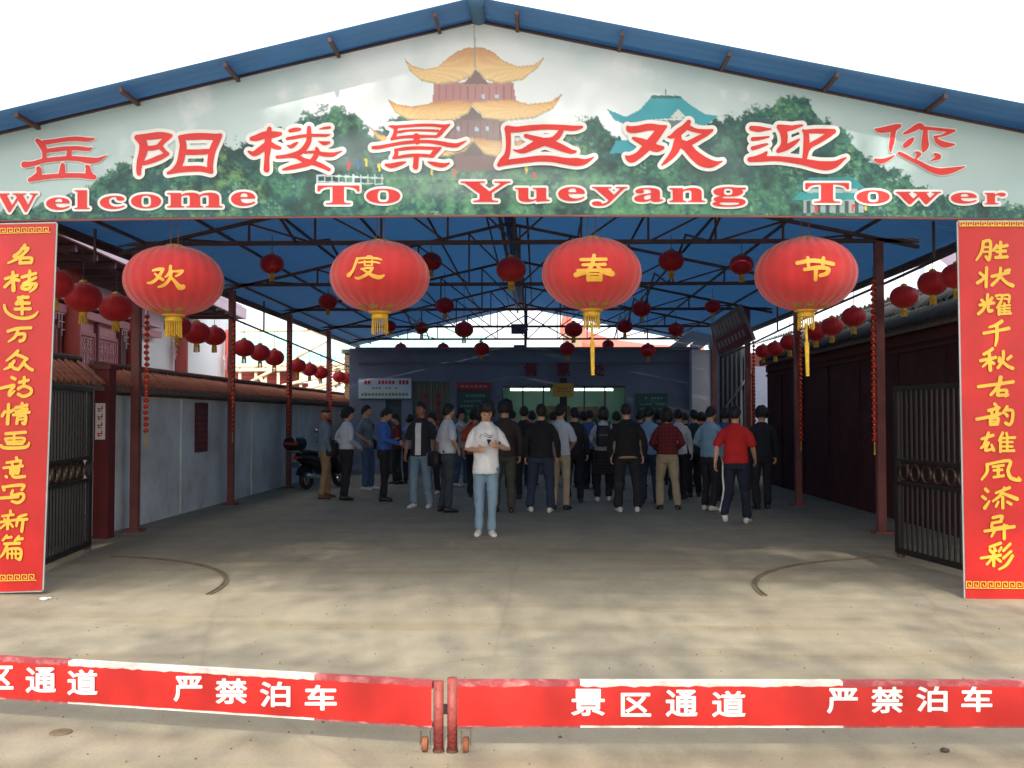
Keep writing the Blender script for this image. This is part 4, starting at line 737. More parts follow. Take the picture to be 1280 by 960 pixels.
# ------------------------------------------------------------------ gates
gate_m = M('black_gate_iron', lin((28, 27, 27)), .5, .3, .3, 6, .1, 30)
gate_b = M('brown_gate_iron', lin((34, 30, 28)), .5, .3, .3, 6, .1, 30)
def gate(a, b, label, mat):
    a, b = Vector(a), Vector(b); L = (b-a).length; ang = math.atan2((b-a).y, (b-a).x)
    o = thing('iron_gate', label, 'gate', a, ang, 'open iron gate leaves'); H = 1.93; z0 = .1
    mb = MB()
    for z_, t_ in ((z0, .06), (.86, .035), (1.12, .035), (H, .05)): mb.box((L/2, 0, z_), (L, .045, t_))
    for x_ in (0, L): mb.box((x_, 0, (H+z0)/2), (.06, .05, H-z0+.05))
    mb.build('frame', mat, o)
    bm_ = MB(); bm_.box((0, 0, (z0+.86)/2), (.022, .022, .86-z0)); bl = bm_.me('bar', mat)
    bm_ = MB(); bm_.box((0, 0, (1.12+H)/2), (.022, .022, H-1.12)); bu_ = bm_.me('bar', mat)
    n = int(L/.105)
    for i in range(1, n):
        x_ = L*i/n; link('bar', bl, o, (x_, 0, 0)); link('bar', bu_, o, (x_, 0, 0))
    rm = MB(); rg = []
    for i in range(17):
        t_ = 2*math.pi*i/16; cx, cz = math.cos(t_)*.095, math.sin(t_)*.095
        rg.append([Vector((cx*k, y_, cz*k)) for k, y_ in ((.88, -.012), (1, -.012), (1, .012), (.88, .012))])
    rm.rings(rg, False); rmesh = rm.me('ring', M('gate_ring_bronze', lin((60, 52, 42)), .45, .4, .2, 5))
    for i in range(int(L/.24)): link('ring', rmesh, o, (.2+.24*i, 0, .99))
    mb = MB(); mb.tube([(L-.12, -.06, .99), (L-.12, -.06, 1.08)], .014, 8); mb.build('handle', steel, o)
    mb = MB(); mb.lathe([(.045, -.02), (.045, .02)], (L-.06, 0, .05), 12); mb.build('roller', steel, o)
ga = G(52, 708); gate((-5.02, 9.75, 0), (-5.36, 12.15, 0), 'black iron barred gate leaf standing open against the left side', gate_m)
gate((4.38, 9.75, 0), (4.08, 11.75, 0), 'dark brown iron barred gate leaf standing open on the right side', gate_b)
for x, nm in ((-4.98, 0), (4.33, 0)): pass

# ------------------------------------------------------------------ barrier in front
b_red = M('red_barrier_vinyl', lin((192, 38, 34)), .38, 0, .12, 2.5, .25, 4)
b_wht = M('flaking_white_paint', lin((226, 224, 216)), .7, 0, .04, 9, .3, 60, col2=lin((186, 160, 152)), thr=(.45, .8))
b_pnk = M('faded_red_paint', lin((170, 70, 76)), .6, 0, .1, 9, .3, 60, col2=lin((214, 150, 146)), thr=(.5, .8))
rust = M('rusty_orange_metal', lin((150, 92, 64)), .8, .2, .3, 20, .3, 60)
def barrier(a, b, label, paints, chars, post_px):
    a, b = Vector(a), Vector(b); d = (b-a).normalized(); L = (b-a).length; ang = math.atan2(d.y, d.x)
    o = thing('road_barrier', label, 'barrier', a, ang, 'low red no parking barriers across the drive')
    nrm = Vector((d.y, -d.x, 0)); z0, z1 = .122, .336
    mb = MB(); n = 110; vs = []
    for i in range(n+1):
        wob = .0015*math.sin(i*.8)+.001*math.sin(i*2.3)
        vs += [(L*i/n, -.026+wob, z0+.006), (L*i/n, -.029+wob, (z0+z1)/2), (L*i/n, -.026+wob, z1-.024+.008*noise.noise(Vector((i*.9, a.x, 0))))]
    mb.add(vs, [(3*i+k, 3*i+3+k, 3*i+4+k, 3*i+1+k) for i in range(n) for k in (0, 1)]); mb.build('sign_sheet', b_red, o, True)
    for x0, x1, m_ in paints:
        mb = MB(); mb.box(((x0+x1)/2, 0, z1-.018), (x1-x0, .045, .036)); mb.box(((x0+x1)/2, 0, z0+.004), (x1-x0, .045, .02)); mb.build('rail', b_wht if m_ else b_pnk, o)
    for i in range(1, 5):
        mb = MB(); mb.box((L*i/5, .003, (z0+z1)/2), (.03, .03, z1-z0-.05)); mb.build('stile', b_pnk, o)
    front = a+nrm*.0325
    mp = lambda x, y: onplane(x, y, front, nrm)
    Mi = Matrix.Translation(a) @ Matrix.Rotation(ang, 4, 'Z'); Mi = Mi.inverted()
    for ch, cx, cy, hw, hh in chars:
        font_glyph(ch, cx-hw, cx+hw, cy-hh, cy+hh, lambda x, y: Mi @ mp(x, y), 'character', print_white, o, None, .6, .95)
    return o, L
rb_a, rb_b = Vector((-.385, 4.97, 0)), Vector((3.2, 5.05, 0))
def xr(px, a, b):                 # length along a barrier at a photo column
    d = (b-a).normalized(); n_ = Vector((d.y, -d.x, 0)); return (onplane(px, 880, a, n_)-a).dot(d)
X = lambda p: xr(p, rb_a, rb_b)
barrier(rb_a, rb_b, 'low red and white barrier with white characters 景区通道 严禁泊车, right half', [(0, X(725), 0), (X(725), X(1052), 1), (X(1052), 3.52, 0)],
        [('景', 735, 878, 20, 16), ('区', 795, 881, 18, 14), ('通', 852, 879, 19, 16), ('道', 911, 880, 20, 15.5), ('严', 1053, 876, 18.5, 15), ('禁', 1109, 875, 19, 15.5), ('泊', 1165, 874, 18.5, 15), ('车', 1221, 874, 18.5, 15)], 566)
lb_b, lb_a = Vector((-.503, 4.96, 0)), Vector((-3.75, 5.58, 0))
X = lambda p: xr(p, lb_a, lb_b)
barrier(lb_a, lb_b, 'low red and white barrier with white characters 严禁泊车, left half', [(0, X(88), 0), (X(88), X(395), 1), (X(395), (lb_b-lb_a).length, 0)],
        [('景', -52, 843, 18, 15), ('区', 0, 847, 16, 14), ('通', 51, 850, 18, 15), ('道', 103, 853, 18, 15), ('严', 235, 861, 17, 15), ('禁', 289, 864, 19, 15), ('泊', 344, 868, 18, 15), ('车', 401, 872, 19, 15)], 549)
def end_post(x, top, lb, sgn):
    o = thing('barrier_post', lb, 'post', (x, 4.95, 0), 0, 'red pipe posts where the barriers meet')
    mb = MB(); n = 16; mb.lathe([(.0245, .012), (.0245, top), (.0205, top), (.0205, top-.12)], n=n); mb.build('pipe', redp, o, True)
    mb = MB(); mb.lathe([(.028, .0), (.028, .014)], n=16); mb.build('foot', steel, o)
    cx = sgn*.065
    mb = MB(); mb.box((cx, 0, .112), (.062, .05, .012))
    for s in (-1, 1): mb.box((cx+s*.022, 0, .075), (.006, .036, .07))
    mb.build('caster_bracket', M('grey_caster_steel', lin((120, 112, 104)), .5, .5, .2, 9), o)
    mb = MB(); rg = []
    for xx, rr in ((-.014, .030), (-.011, .036), (.011, .036), (.014, .030)):
        rg.append([Vector((cx+xx, .036*0+rr*math.cos(2*math.pi*j/18), .037+rr*math.sin(2*math.pi*j/18))) for j in range(18)])
    mb.rings(rg); mb.build('caster_wheel', rust, o, True)
    return o
end_post(-.476, .336, 'red rusty pipe post ending the left barrier, slightly shorter', -1)
p2 = end_post(-.410, .352, 'red rusty pipe post ending the right barrier, slightly taller', 1)
mb = MB(); mb.box((-.034, .01, .20), (.03, .02, .045)); mb.build('latch', black, p2)

# ------------------------------------------------------------------ ticket office
tw = M('blue_grey_plaster', lin((112, 122, 140)), .8, 0, .15, 1.5, .1, 10)  # even blue-grey plaster colour
ty = 28.8; hz_ = P(650, 435, ty).z; x0 = P(447, 500, ty).x; x1 = P(862, 500, ty).x
to = thing('ticket_office', 'flat roofed dark ticket office with lit windows across the far end', 'building', (0, ty, 0))
wx0, wx1 = P(628, 500, ty).x, P(782, 500, ty).x; wz0, wz1 = 1.05, P(640, 482, ty).z
dx0, dx1 = P(516, 500, ty).x, P(562, 500, ty).x; dz1 = P(540, 477, ty).z
ex0, ex1 = P(482, 500, ty).x, P(502, 500, ty).x; ez1 = P(480, 500, ty).z
mb = MB(); D = .25
def wseg(a, b, z0, z1): mb.box(((a+b)/2, D/2, (z0+z1)/2), (b-a, D, z1-z0))
wseg(x0, ex0, 0, hz_); wseg(ex0, ex1, ez1, hz_); wseg(ex1, dx0, 0, hz_); wseg(dx0, dx1, dz1, hz_); wseg(dx0, dx1, 0, .5); wseg(dx1, wx0, 0, hz_); wseg(wx0, wx1, wz1, hz_); wseg(wx0, wx1, 0, wz0); wseg(wx1, x1, 0, hz_)
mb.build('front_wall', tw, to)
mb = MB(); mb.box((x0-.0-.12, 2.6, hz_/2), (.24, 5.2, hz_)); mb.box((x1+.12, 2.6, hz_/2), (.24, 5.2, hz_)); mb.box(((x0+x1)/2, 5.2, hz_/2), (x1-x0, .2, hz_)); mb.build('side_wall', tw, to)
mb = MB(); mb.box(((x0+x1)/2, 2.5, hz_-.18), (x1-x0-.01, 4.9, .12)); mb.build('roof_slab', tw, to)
mb = MB(); mb.box(((x0+x1)/2, -.05, hz_-.03), (x1-x0+.1, .12, .1)); mb.box(((x0+x1)/2, -.03, hz_-.42), (x1-x0, .05, .05)); mb.build('cornice', M('cornice_grey', lin((100, 106, 118)), .8), to)
room = M('pale_green_office_wall', lin((150, 178, 164)), .8)
mb = MB(); mb.box(((wx0+wx1)/2, 2.4, 1.7), (wx1-wx0+.6, .1, 3.3)); mb.box((wx0-.3, 1.3, 1.7), (.1, 2.1, 3.3)); mb.box((wx1+.3, 1.3, 1.7), (.1, 2.1, 3.3)); mb.box(((wx0+wx1)/2, 1.3, 2.85), (wx1-wx0+.6, 2.1, .08)); mb.build('office_room', room, to)
mb = MB(); mb.box(((wx0+wx1)/2, .9, 1.0), (wx1-wx0, .6, .06)); mb.build('counter', M('counter_wood', lin((120, 84, 54)), .5), to)
for a, b, z_ in ((P(672, 0, ty).x, P(715, 0, ty).x, 1.9), (P(722, 0, ty).x, P(752, 0, ty).x, 1.88)):
    mb = MB(); mb.box(((a+b)/2, 2.2, z_-.1), (b-a, .3, .3)); mb.build('shelf', M('shelf_wood', lin((120, 84, 54)), .5), to)
tube = EM('fluorescent_tube', (.75, 1, .92), 5.0)
for a, b in ((638, 687), (718, 766)):
    A, B = P(a, 487, ty+.5), P(b, 487, ty+.5); mb = MB(); mb.tube([A-Vector((0, ty, 0)), B-Vector((0, ty, 0))], .03, 8); mb.build('tube_lamp', tube, to)
mb = MB(); frm = [(wx0, wx1, wz1-.03, .06), (wx0, wx1, wz0+.03, .06)]
for a, b, z_, t_ in frm: mb.box(((a+b)/2, .06, z_), (b-a, .08, t_))
for i in range(7):
    x_ = wx0+(wx1-wx0)*i/6; mb.box((x_, .06, (wz0+wz1)/2), (.05, .08, wz1-wz0))
mb.build('window_frame', M('window_alloy', lin((70, 78, 80)), .4, .5), to)
glass = bpy.data.materials.new('window_glass'); glass.use_nodes = True; gb = glass.node_tree.nodes['Principled BSDF']; gb.inputs['Transmission Weight'].default_value = 1; gb.inputs['Roughness'].default_value = .02; gb.inputs['IOR'].default_value = 1.1; gb.inputs['Base Color'].default_value = (.85, .95, .92, 1)
for i in range(6):
    a = wx0+(wx1-wx0)*i/6+.026; b = wx0+(wx1-wx0)*(i+1)/6-.026; mb = MB(); mb.box(((a+b)/2, .07, (wz0+wz1)/2), (b-a, .008, wz1-wz0-.13)); mb.build('pane', glass, to)
mb = MB(); mb.box(((dx0+dx1)/2, .2, (dz1+.5)/2), (dx1-dx0, .04, dz1-.5)); mb.build('lattice_window', M('dim_glass', lin((46, 66, 64)), .3, 0, .2, 3), to)
for i in range(7):
    mb = MB(); x_ = dx0+(dx1-dx0)*i/6; mb.box((x_, .12, (dz1+.5)/2), (.03, .04, dz1-.5)); mb.build('window_bar', M('window_bar_grey', lin((110, 116, 112)), .5), to)
mb = MB()
for i in range(2):
    for k in range(6): 
        mb.box((dx0+.35+.35*i, .09, 2.2-k*.2), (.12, .006, .13))
mb.build('window_lettering', M('dim_red_print', lin((150, 40, 50)), .6), to)
mb = MB(); mb.box(((ex0+ex1)/2, .16, ez1/2), (ex1-ex0, .05, ez1)); mb.build('door', M('door_teal', lin((44, 66, 78)), .5), to)
pp = P(704, 500, ty).x; mb = MB(); mb.box((pp, -.12, hz_*.38), (.2, .18, hz_*.76)); mb.build('pillar', M('dark_pillar', lin((34, 40, 48)), .6), to)
# office signs
def board(name, label, cat, x0_, x1_, y0_, y1_, Y, mat, dep=.05):
    a, b = P(x0_, y1_, Y), P(x1_, y0_, Y); c = (a+b)/2; o = thing(name, label, cat, c); mb = MB(); mb.box((0, 0, 0), (abs(b.x-a.x), dep, abs(b.z-a.z))); mb.build('board', mat, o); return o, abs(b.x-a.x), abs(b.z-a.z)
def rows(o, w_, h_, spec, mat, dep=.05, n=16):
    mb = MB()
    for z_, hh, fr in spec:
        k = int(n*fr); 
        for i in range(k):
            if random.random() < .9: mb.box((-w_*fr/2+w_*fr*(i+.5)/k, -dep/2-.004, z_*h_), (w_*fr/k*.72, .006, hh*h_*random.uniform(.7, 1)))
    tag(mb.build('lettering', mat, o), kind='stuff')
o, a, b = board('notice_board', 'pale blue white notice board with red and green lines on the ticket office corner', 'notice board', 448, 514, 473, 498, ty-.06, M('pale_notice', lin((196, 214, 226)), .6, 0, .05, 2))
rows(o, a, b, [(.3, .22, .92)], M('notice_red', lin((200, 60, 70)), .6)); rows(o, a, b, [(.02, .1, .5), (-.3, .16, .9)], M('notice_green', lin((120, 150, 60)), .6))
o, a, b = board('notice_board', 'dark red strip sign above the green board on the ticket office', 'sign', 571, 614, 478, 488, ty-.06, M('sign_red', lin((140, 30, 44)), .5)); rows(o, a, b, [(0, .4, .8)], M('sign_pink', lin((196, 110, 120)), .6), n=8)
o, a, b = board('notice_board', 'green price board left of the lit ticket windows', 'notice board', 571, 613, 490, 536, ty-.06, M('board_green', lin((24, 82, 74)), .5)); rows(o, a, b, [(.4, .08, .7), (.25, .05, .8), (.12, .05, .8), (-.02, .05, .8), (-.16, .05, .8)], M('sign_mint', lin((100, 150, 140)), .6), n=10)
o, a, b = board('notice_board', 'dark green board right of the lit ticket windows', 'notice board', 796, 834, 492, 530, ty-.06, M('board_green', lin((24, 82, 74)), .5)); rows(o, a, b, [(.35, .07, .7), (.15, .05, .8), (0, .05, .8), (-.16, .05, .8)], M('sign_mint', lin((100, 150, 140)), .6), n=10)
o, a, b = board('brass_plate', 'yellow plate with dark border between the lit ticket windows', 'sign', 691, 717, 479, 496, ty-.3, M('brass_yellow', lin((190, 148, 60)), .5, .1, .1, 5), .04); rows(o, a, b, [(.1, .12, .5), (-.12, .1, .7)], M('brass_dark', lin((140, 100, 40)), .6), .04, 8)
for ch, cx, lb in (('售', 663, 'first'), ('票', 704, 'second'), ('处', 747, 'third')):
    o = thing('sign_character', 'dark red wall character %s of the ticket office, %s of three' % (ch, lb), 'sign', P(cx, 462, ty-.05), 0, 'red characters on the ticket office wall')
    font_glyph(ch, cx-8, cx+8, 454, 470, lambda x, y: P(x, y, ty-.08), 'character', M('dim_sign_red', lin((110, 26, 38)), .6), o, o.location, .4, .5)

# far right annex behind the ticket office
an = thing('gate_annex', 'grey gatehouse with a white pillar and dark barred doorway at the far right', 'building', (0, 28.3, 0))
mb = MB(); a, b = P(865, 500, 28.3).x, P(889, 500, 28.3).x; zt = P(870, 437, 28.3).z; mb.box(((a+b)/2, .3, zt/2), (b-a, .6, zt)); mb.build('pillar', M('white_pillar', lin((196, 196, 200)), .8, 0, .1, 2), an)  # pillar's own even off-white
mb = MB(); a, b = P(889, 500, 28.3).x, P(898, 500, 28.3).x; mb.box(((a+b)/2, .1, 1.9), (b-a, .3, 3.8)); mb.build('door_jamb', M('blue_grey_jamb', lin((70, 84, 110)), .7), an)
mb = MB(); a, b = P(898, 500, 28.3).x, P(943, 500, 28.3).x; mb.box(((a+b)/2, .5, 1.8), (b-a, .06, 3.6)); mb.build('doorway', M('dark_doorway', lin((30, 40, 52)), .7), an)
for i in range(8):
    mb = MB(); x_ = a+(b-a)*(i+.5)/8; mb.box((x_, .3, 1.75), (.05, .05, 3.3)); mb.build('door_bar', M('door_bar_grey', lin((52, 62, 74)), .5), an)
mb = MB(); mb.bar((a+.1, .26, 1.7), (b, .26, 2.9), .06); mb.build('door_brace', MATS['door_bar_grey'], an)
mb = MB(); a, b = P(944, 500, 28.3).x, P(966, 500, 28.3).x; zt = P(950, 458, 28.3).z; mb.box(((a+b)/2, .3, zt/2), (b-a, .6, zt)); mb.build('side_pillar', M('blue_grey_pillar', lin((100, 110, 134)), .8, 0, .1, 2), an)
mb = MB(); mb.box((6.9, .5, 1.7), (2.2, .3, 3.4)); mb.build('side_wall', MATS['dark_maroon_plaster'], an)
st_ = thing('concrete_stair_beam', 'pale sloping concrete beam behind the far right of the ticket office', 'beam', (0, 31.0, 0))
mb = MB(); 
for pa, pb in (((838, 440), (890, 402)), ((866, 436), (900, 410))):
    A, B = P(*pa, 31.0)-Vector((0, 31, 0)), P(*pb, 31.0)-Vector((0, 31, 0)); mb.bar(A, B, .22, .3)
mb.build('beam', M('pale_concrete', lin((190, 188, 186)), .8), st_)
cs = [(887, 406, 25.0), (924, 381, 22.5), (942, 425, 22.5), (899, 446, 25.0)]
tsb = thing('tilted_signboard', 'tilted grey and red signboard hanging under the right eave at the far end', 'signboard', P(*cs[3]))
v = [P(*c)-tsb.location for c in cs]; nn = (v[1]-v[0]).cross(v[3]-v[0]).normalized()*.06
mb = MB(); mb.add(v+[q+nn for q in v], [(0,1,2,3),(7,6,5,4),(0,4,5,1),(1,5,6,2),(2,6,7,3),(3,7,4,0)]); mb.build('board', M('sign_grey_pink', lin((120, 108, 112)), .6), tsb)
mb = MB(); f_ = lambda s_, t_: v[0].lerp(v[1], s_).lerp(v[3].lerp(v[2], s_), t_)-nn*.1*(1 if nn.y > 0 else -1)
mb.add([f_(.03, .5), f_(.97, .5), f_(.97, .95), f_(.03, .95)], [(0,1,2,3)]); mb.build('red_band', M('sign_red2', lin((130, 34, 42)), .6), tsb)
mb = MB()
for i in range(8):
    f2 = lambda s_, t_: f_(s_, t_)-nn*.1*(1 if nn.y > 0 else -1)
    s0 = .08+.105*i; mb.add([f2(s0, .12), f2(s0+.07, .12), f2(s0+.07, .42), f2(s0, .42)], [(0,1,2,3)]); mb.add([f2(s0, .62), f2(s0+.06, .62), f2(s0+.06, .8), f2(s0, .8)], [(0,1,2,3)])
tag(mb.build('lettering', M('sign_pale', lin((168, 150, 156)), .6), tsb), kind='stuff')
for a_ in (.1, .9):
    pass
for s_ in (.1, .9):
    mb = MB(); p_ = f_(s_, 0); mb.tube([p_, Vector((p_.x, p_.y, zr(p_.x+tsb.location.x)-tsb.location.z-.05))], .01, 5); mb.build('hanger', steel, tsb)
# floodlights on the far pole
for x, y, nm in ((652, 411, 'upper'), (655, 437, 'lower')):
    p = P(x, y, 32.7); o = thing('floodlight', 'small grey floodlight on the far middle pole, %s one' % nm, 'floodlight', p, 0, 'floodlights on the far pole')
    rt = Matrix.Rotation(R(25), 3, 'X'); mb = MB(); mb.box((-.12, 0, 0), (.36, .2, .26), rt); mb.box((-.12, -.12, -.02), (.42, .04, .32), rt); mb.build('housing', M('floodlight_grey', lin((90, 106, 120)), .4, .5), o)
    mb = MB(); mb.bar((.05, .05, 0), (.2, .25, 0), .05); mb.build('bracket', steel, o)

# ------------------------------------------------------------------ temple hall behind the left wall
pinkw = M('dusty_pink_timber', lin((198, 136, 142)), .7, 0, .12, 2, .1, 20)
drkr = M('dark_plum_timber', lin((92, 58, 68)), .7, 0, .2, 3)
colr = M('red_column_paint', lin((184, 84, 80)), .55, 0, .1, 2, .1, 20)
lat_m = M('lattice_timber', lin((176, 108, 114)), .6, 0, .1, 4)
palep = M('pale_pink_eave', lin((216, 186, 196)), .7, 0, .08, 1.5)
wht = M('white_lime_wall', (.86, .86, .87), .9, 0, .05, .7, .1, 10)
th = thing('temple_hall', 'pink red timber hall with lattice doors and overhanging eaves behind the left wall', 'building', (-7.85, 15.0, 0), math.atan2(1, -.074)-math.pi/2)
# local frame: +y runs away from the camera along the facade, +x towards the court
def hb(name, mat, *boxes, smooth=False):
    mb = MB()
    for c, d in boxes: mb.box(c, d)
    return mb.build(name, mat, th, smooth)
hb('timber_wall', drkr, ((-.25, .9, 2.0), (.3, 10.2, 4.0)))
hb('lime_wall', wht, ((-.25, 10.6, 2.3), (.3, 9.2, 4.6)))
hb('lintel_beam', M('pale_pink_beam', lin((232, 190, 200)), .7, 0, .1, 2), ((-.02, 1.6, 3.78), (.22, 11.6, .42)))
hb('lower_beam', pinkw, ((.02, 1.6, 3.42), (.14, 11.6, .14)))
hb('soffit', drkr, ((.35, 3.1, 4.17), (1.5, 16.2, .06)))
hb('eave_board', palep, ((1.12, 3.1, 4.28), (.07, 16.2, .28)))
for i in range(18):
    mb = MB(); mb.box((.42, -4.6+.86*i, 4.08), (1.3, .09, .1)); mb.build('rafter', drkr, th)
tmh = tile_mesh(1.9, -1.0, .09, tile_d)
for i in range(69):
    o = link('tile', tmh, th, (1.12, -4.8+.23*i, 4.36)); o.rotation_euler = (0, 0, math.pi)
mb = MB(); mb.add([(1.16, -5, 4.34), (1.16, 11.1, 4.34), (-2.6, 11.1, 6.3), (-2.6, -5, 6.3)], [(0,1,2,3)]); mb.build('roof_bed', mort, th)
ylc = [-2.4, 2.1, 5.4, 8.9, 14.0]
for y_ in ylc:
    mb = MB(); mb.lathe([(.15, 0), (.15, 3.98), (.15, 4.1)], (.12, y_, 0), 18); mb.build('column', colr, th, True)
    mb = MB(); mb.box((.3, y_, 3.62), (.1, .12, .34)); mb.build('bracket', palep, th)
    for s in (-1, 1):                     # openwork brackets beside the column heads
        mb = MB()
        for k in range(3):
            for q_ in range(3-k):
                yy = y_+s*(.22+.13*q_); zz = 3.28-.13*k
                for a_, b_ in (((0, 0, .05), (.02, .12, .018)), ((0, .05, 0), (.02, .018, .12))): mb.box((.06, yy+a_[1]*s, zz+a_[2]), b_)
        mb.build('openwork_bracket', palep, th)
def lattice_door(y0, y1):
    w_ = y1-y0; mb = MB()
    r = link('lattice_door', None, th)
    mb.box((-.06, (y0+y1)/2, 1.7), (.06, w_-.06, 3.3)); mb.build('leaf', pinkw, r)
    mb = MB(); m0, m1 = 2.0, 3.05
    for z_ in (1.95, 3.1): mb.box((-.01, (y0+y1)/2, z_), (.05, w_-.1, .07))
    for y_ in (y0+.06, y1-.06): mb.box((-.01, y_, 2.5), (.05, .07, 1.2))
    mb.build('frame', lat_m, r)
    nx_ = max(2, int(w_/.30)); nz = 4; mb = MB(); mp_ = MB()
    for i in range(nx_):
        for k in range(nz):
            cy = y0+.12+(w_-.24)*(i+.5)/nx_; cz = m0+.05+(m1-m0-.06)*(k+.5)/nz; sw, sh = (w_-.24)/nx_, (m1-m0)/nz
            mp_.box((-.026, cy, cz), (.01, sw*.72, sh*.72))
            for a_ in (-1, 1):
                mb.box((-.012, cy+a_*sw*.42, cz), (.03, sw*.16, sh)); mb.box((-.012, cy, cz+a_*sh*.42), (.03, sw, sh*.16))
            mb.box((-.014, cy, cz), (.022, sw*.12, sh*.8)); mb.box((-.014, cy, cz), (.022, sw*.8, sh*.12)); mb.box((-.013, cy, cz), (.022, sw*.34, sh*.34), Matrix.Rotation(R(45), 3, 'X'))
    tag(mb.build('lattice', lat_m, r), kind='stuff'); tag(mp_.build('pane', M('pale_window_pane', lin((226, 234, 236)), .25, 0, .1, 3), r), kind='stuff')
for a_, b_ in ((-2.1, -.85), (-.8, .5), (.55, 1.8), (2.45, 3.6), (3.65, 4.8)): lattice_door(a_, b_)
for y_ in (-2.15, .52, 1.85, 2.4, 3.62, 4.9):
    hb('door_post', M('dark_rose_post', lin((120, 66, 74)), .7), ((.0, y_, 1.7), (.09, .07, 3.4)))

# ------------------------------------------------------------------ sheet roofed shed under repair beyond the left wall
turq = M('turquoise_corrugated_sheet', lin((158, 208, 204)), .5, 0, .1, 1.2)
shed = thing('scaffolded_shed', 'shed with turquoise corrugated roof and pale pole scaffolding beyond the left wall', 'shed', (0, 34, 0))
def corr(name, a, b, c, d, n, mat, parent, base, amp=.03, m=4):
    a, b, c, d = [Vector(q)-Vector(base) for q in (a, b, c, d)]; N = n*m
    nn = (b-a).cross(d-a).normalized(); mb = MB(); vs = []
    for i in range(N+1):
        t_ = i/N; off = nn*amp*math.cos(2*math.pi*i/m)
        vs += [a.lerp(b, t_)+off, d.lerp(c, t_)+off]
    mb.add(vs, [(2*i, 2*i+2, 2*i+3, 2*i+1) for i in range(N)]); return mb.build(name, mat, parent, True)
B0 = (0, 34, 0)
for i in range(6):
    t0, t1 = i/6, (i+1)/6
    tl = lambda t_: P(262+t_*205, 411+t_*1, 37.5); blw = lambda t_: P(262+t_*185, 457-t_*6, 33.5)
    corr('roof_sheet', blw(t0), blw(t1), tl(t1), tl(t0), 7, turq, shed, B0, .035)
pole_m = M('pale_scaffold_pole', lin((216, 200, 172)), .7, 0, .2, 4)
redw = M('faded_red_wall', lin((176, 84, 84)), .8, 0, .2, 2)
def pole(a, b, r=.045): 
    mb = MB(); mb.tube([a-Vector(B0), b-Vector(B0)], r, 7); mb.build('pole', pole_m, shed, True)
for x in (300, 320, 332, 348, 376, 399, 420, 437): pole(P(x, 456, 33.3), Vector((P(x, 456, 33.3).x, 33.3, 0)), .05)
for (xa, ya), (xb, yb) in (((292, 458), (440, 456)), ((292, 463), (436, 461)), ((312, 478), (372, 447)), ((324, 470), (334, 486)), ((335, 486), (408, 470)), ((368, 448), (412, 424)), ((380, 487), (446, 470)), ((392, 488), (440, 474)), ((300, 414), (400, 412)), ((385, 412), (440, 430)), ((398, 470), (446, 452))):
    pole(P(xa, ya, 33.2), P(xb, yb, 33.2), .055)
for x in (345, 382, 412): pole(P(x, 456, 33.35), P(x, 412, 37.3), .04)
mb = MB(); a, b = P(280, 466, 35.5), P(385, 466, 35.5); mb.box(((a.x+b.x)/2, 1.5, 1.4), (b.x-a.x, .2, 2.8)); mb.build('wall', redw, shed)
mb = MB()
for k in range(3): 
    z_ = P(300, 466+k*5, 34.6).z; mb2 = MB(); mb2.tube([(a.x, .6, z_), (b.x, .6, z_)], .09, 8); mb2.build('pipe', redw, shed, True)
bp = thing('brick_pier', 'sandy brick pier with a grey cap at the far left corner of the office', 'pier', (P(440, 470, 31.5).x, 31.5, 0))
zt = P(440, 442, 31.5).z; br = MB().box((0, 0, 0), (.21, .1, .06)).me('brick', M('sandy_brick', lin((176, 148, 112)), .85, 0, .25, 5, .2, 40))
for k in range(int(zt/.075)):
    for s in range(2): link('brick', br, bp, ((-.11 if s else .11)+(.0 if k % 2 else .02), -.12, .04+.075*k))
mb = MB(); mb.box((0, .0, zt/2), (.42, .2, zt)); mb.build('core', mort, bp); mb = MB(); mb.box((0, 0, zt+.06), (.6, .4, .12)); mb.build('cap', M('grey_cap', lin((120, 112, 104)), .8), bp)

# far red roofed pavilion and white walls seen through the end gable
fp = thing('far_pavilion', 'far pavilion with an orange red sweeping roof beyond the ticket office', 'pavilion', (0, 48, 0))
orr = M('orange_red_roof', lin((206, 96, 78)), .7, 0, .12, 1, .1, 8)
mb = MB(); pts = [(706, 380), (716, 402), (735, 414), (765, 424), (810, 430), (880, 434)]; low = [(700, 410), (712, 424), (736, 430), (768, 434), (812, 438), (880, 443)]
vs = [P(x, y, 50)-Vector((0, 48, 0)) for x, y in pts]+[P(x, y, 46.5)-Vector((0, 48, 0)) for x, y in low]; k = len(pts)
mb.add(vs+[v_-Vector((0, 0, .25)) for v_ in vs], [(i, i+1, k+i+1, k+i) for i in range(k-1)]+[(k+i, k+i+1, 3*k+i+1, 3*k+i) for i in range(k-1)]+[(0, k, 3*k, 2*k)]); mb.build('roof', orr, fp)
mb = MB(); A, B = P(716, 440, 48.5), P(880, 440, 48.5); mb.box(((A.x+B.x)/2, .5, 2.2), (B.x-A.x, 1, 4.4)); mb.build('wall', wht, fp)
mb = MB(); A, B = P(704, 440, 46), P(728, 440, 46); mb.box(((A.x+B.x)/2, -1.6, 2.6), (B.x-A.x, .3, P(704, 408, 46).z)); mb.build('gable_wall', M('brown_gable', lin((150, 124, 108)), .8), fp)
fs = thing('far_shed', 'far pale turquoise roofed shed beyond the ticket office, left of the gable', 'shed', (0, 52, 0))
for i in range(4):
    t0, t1 = i/4, (i+1)/4
    corr('roof_sheet', P(452+t0*160, 436, 50), P(452+t1*160, 436, 50), P(470+t1*140, 408+i*1.5, 55), P(470+t0*140, 408+i*1.5, 55), 8, turq, fs, (0, 52, 0), .04)
mb = MB(); A, B = P(450, 440, 50.4), P(612, 440, 50.4); mb.box(((A.x+B.x)/2, -1.2, 2.3), (B.x-A.x, .3, 4.6)); mb.build('wall', wht, fs)
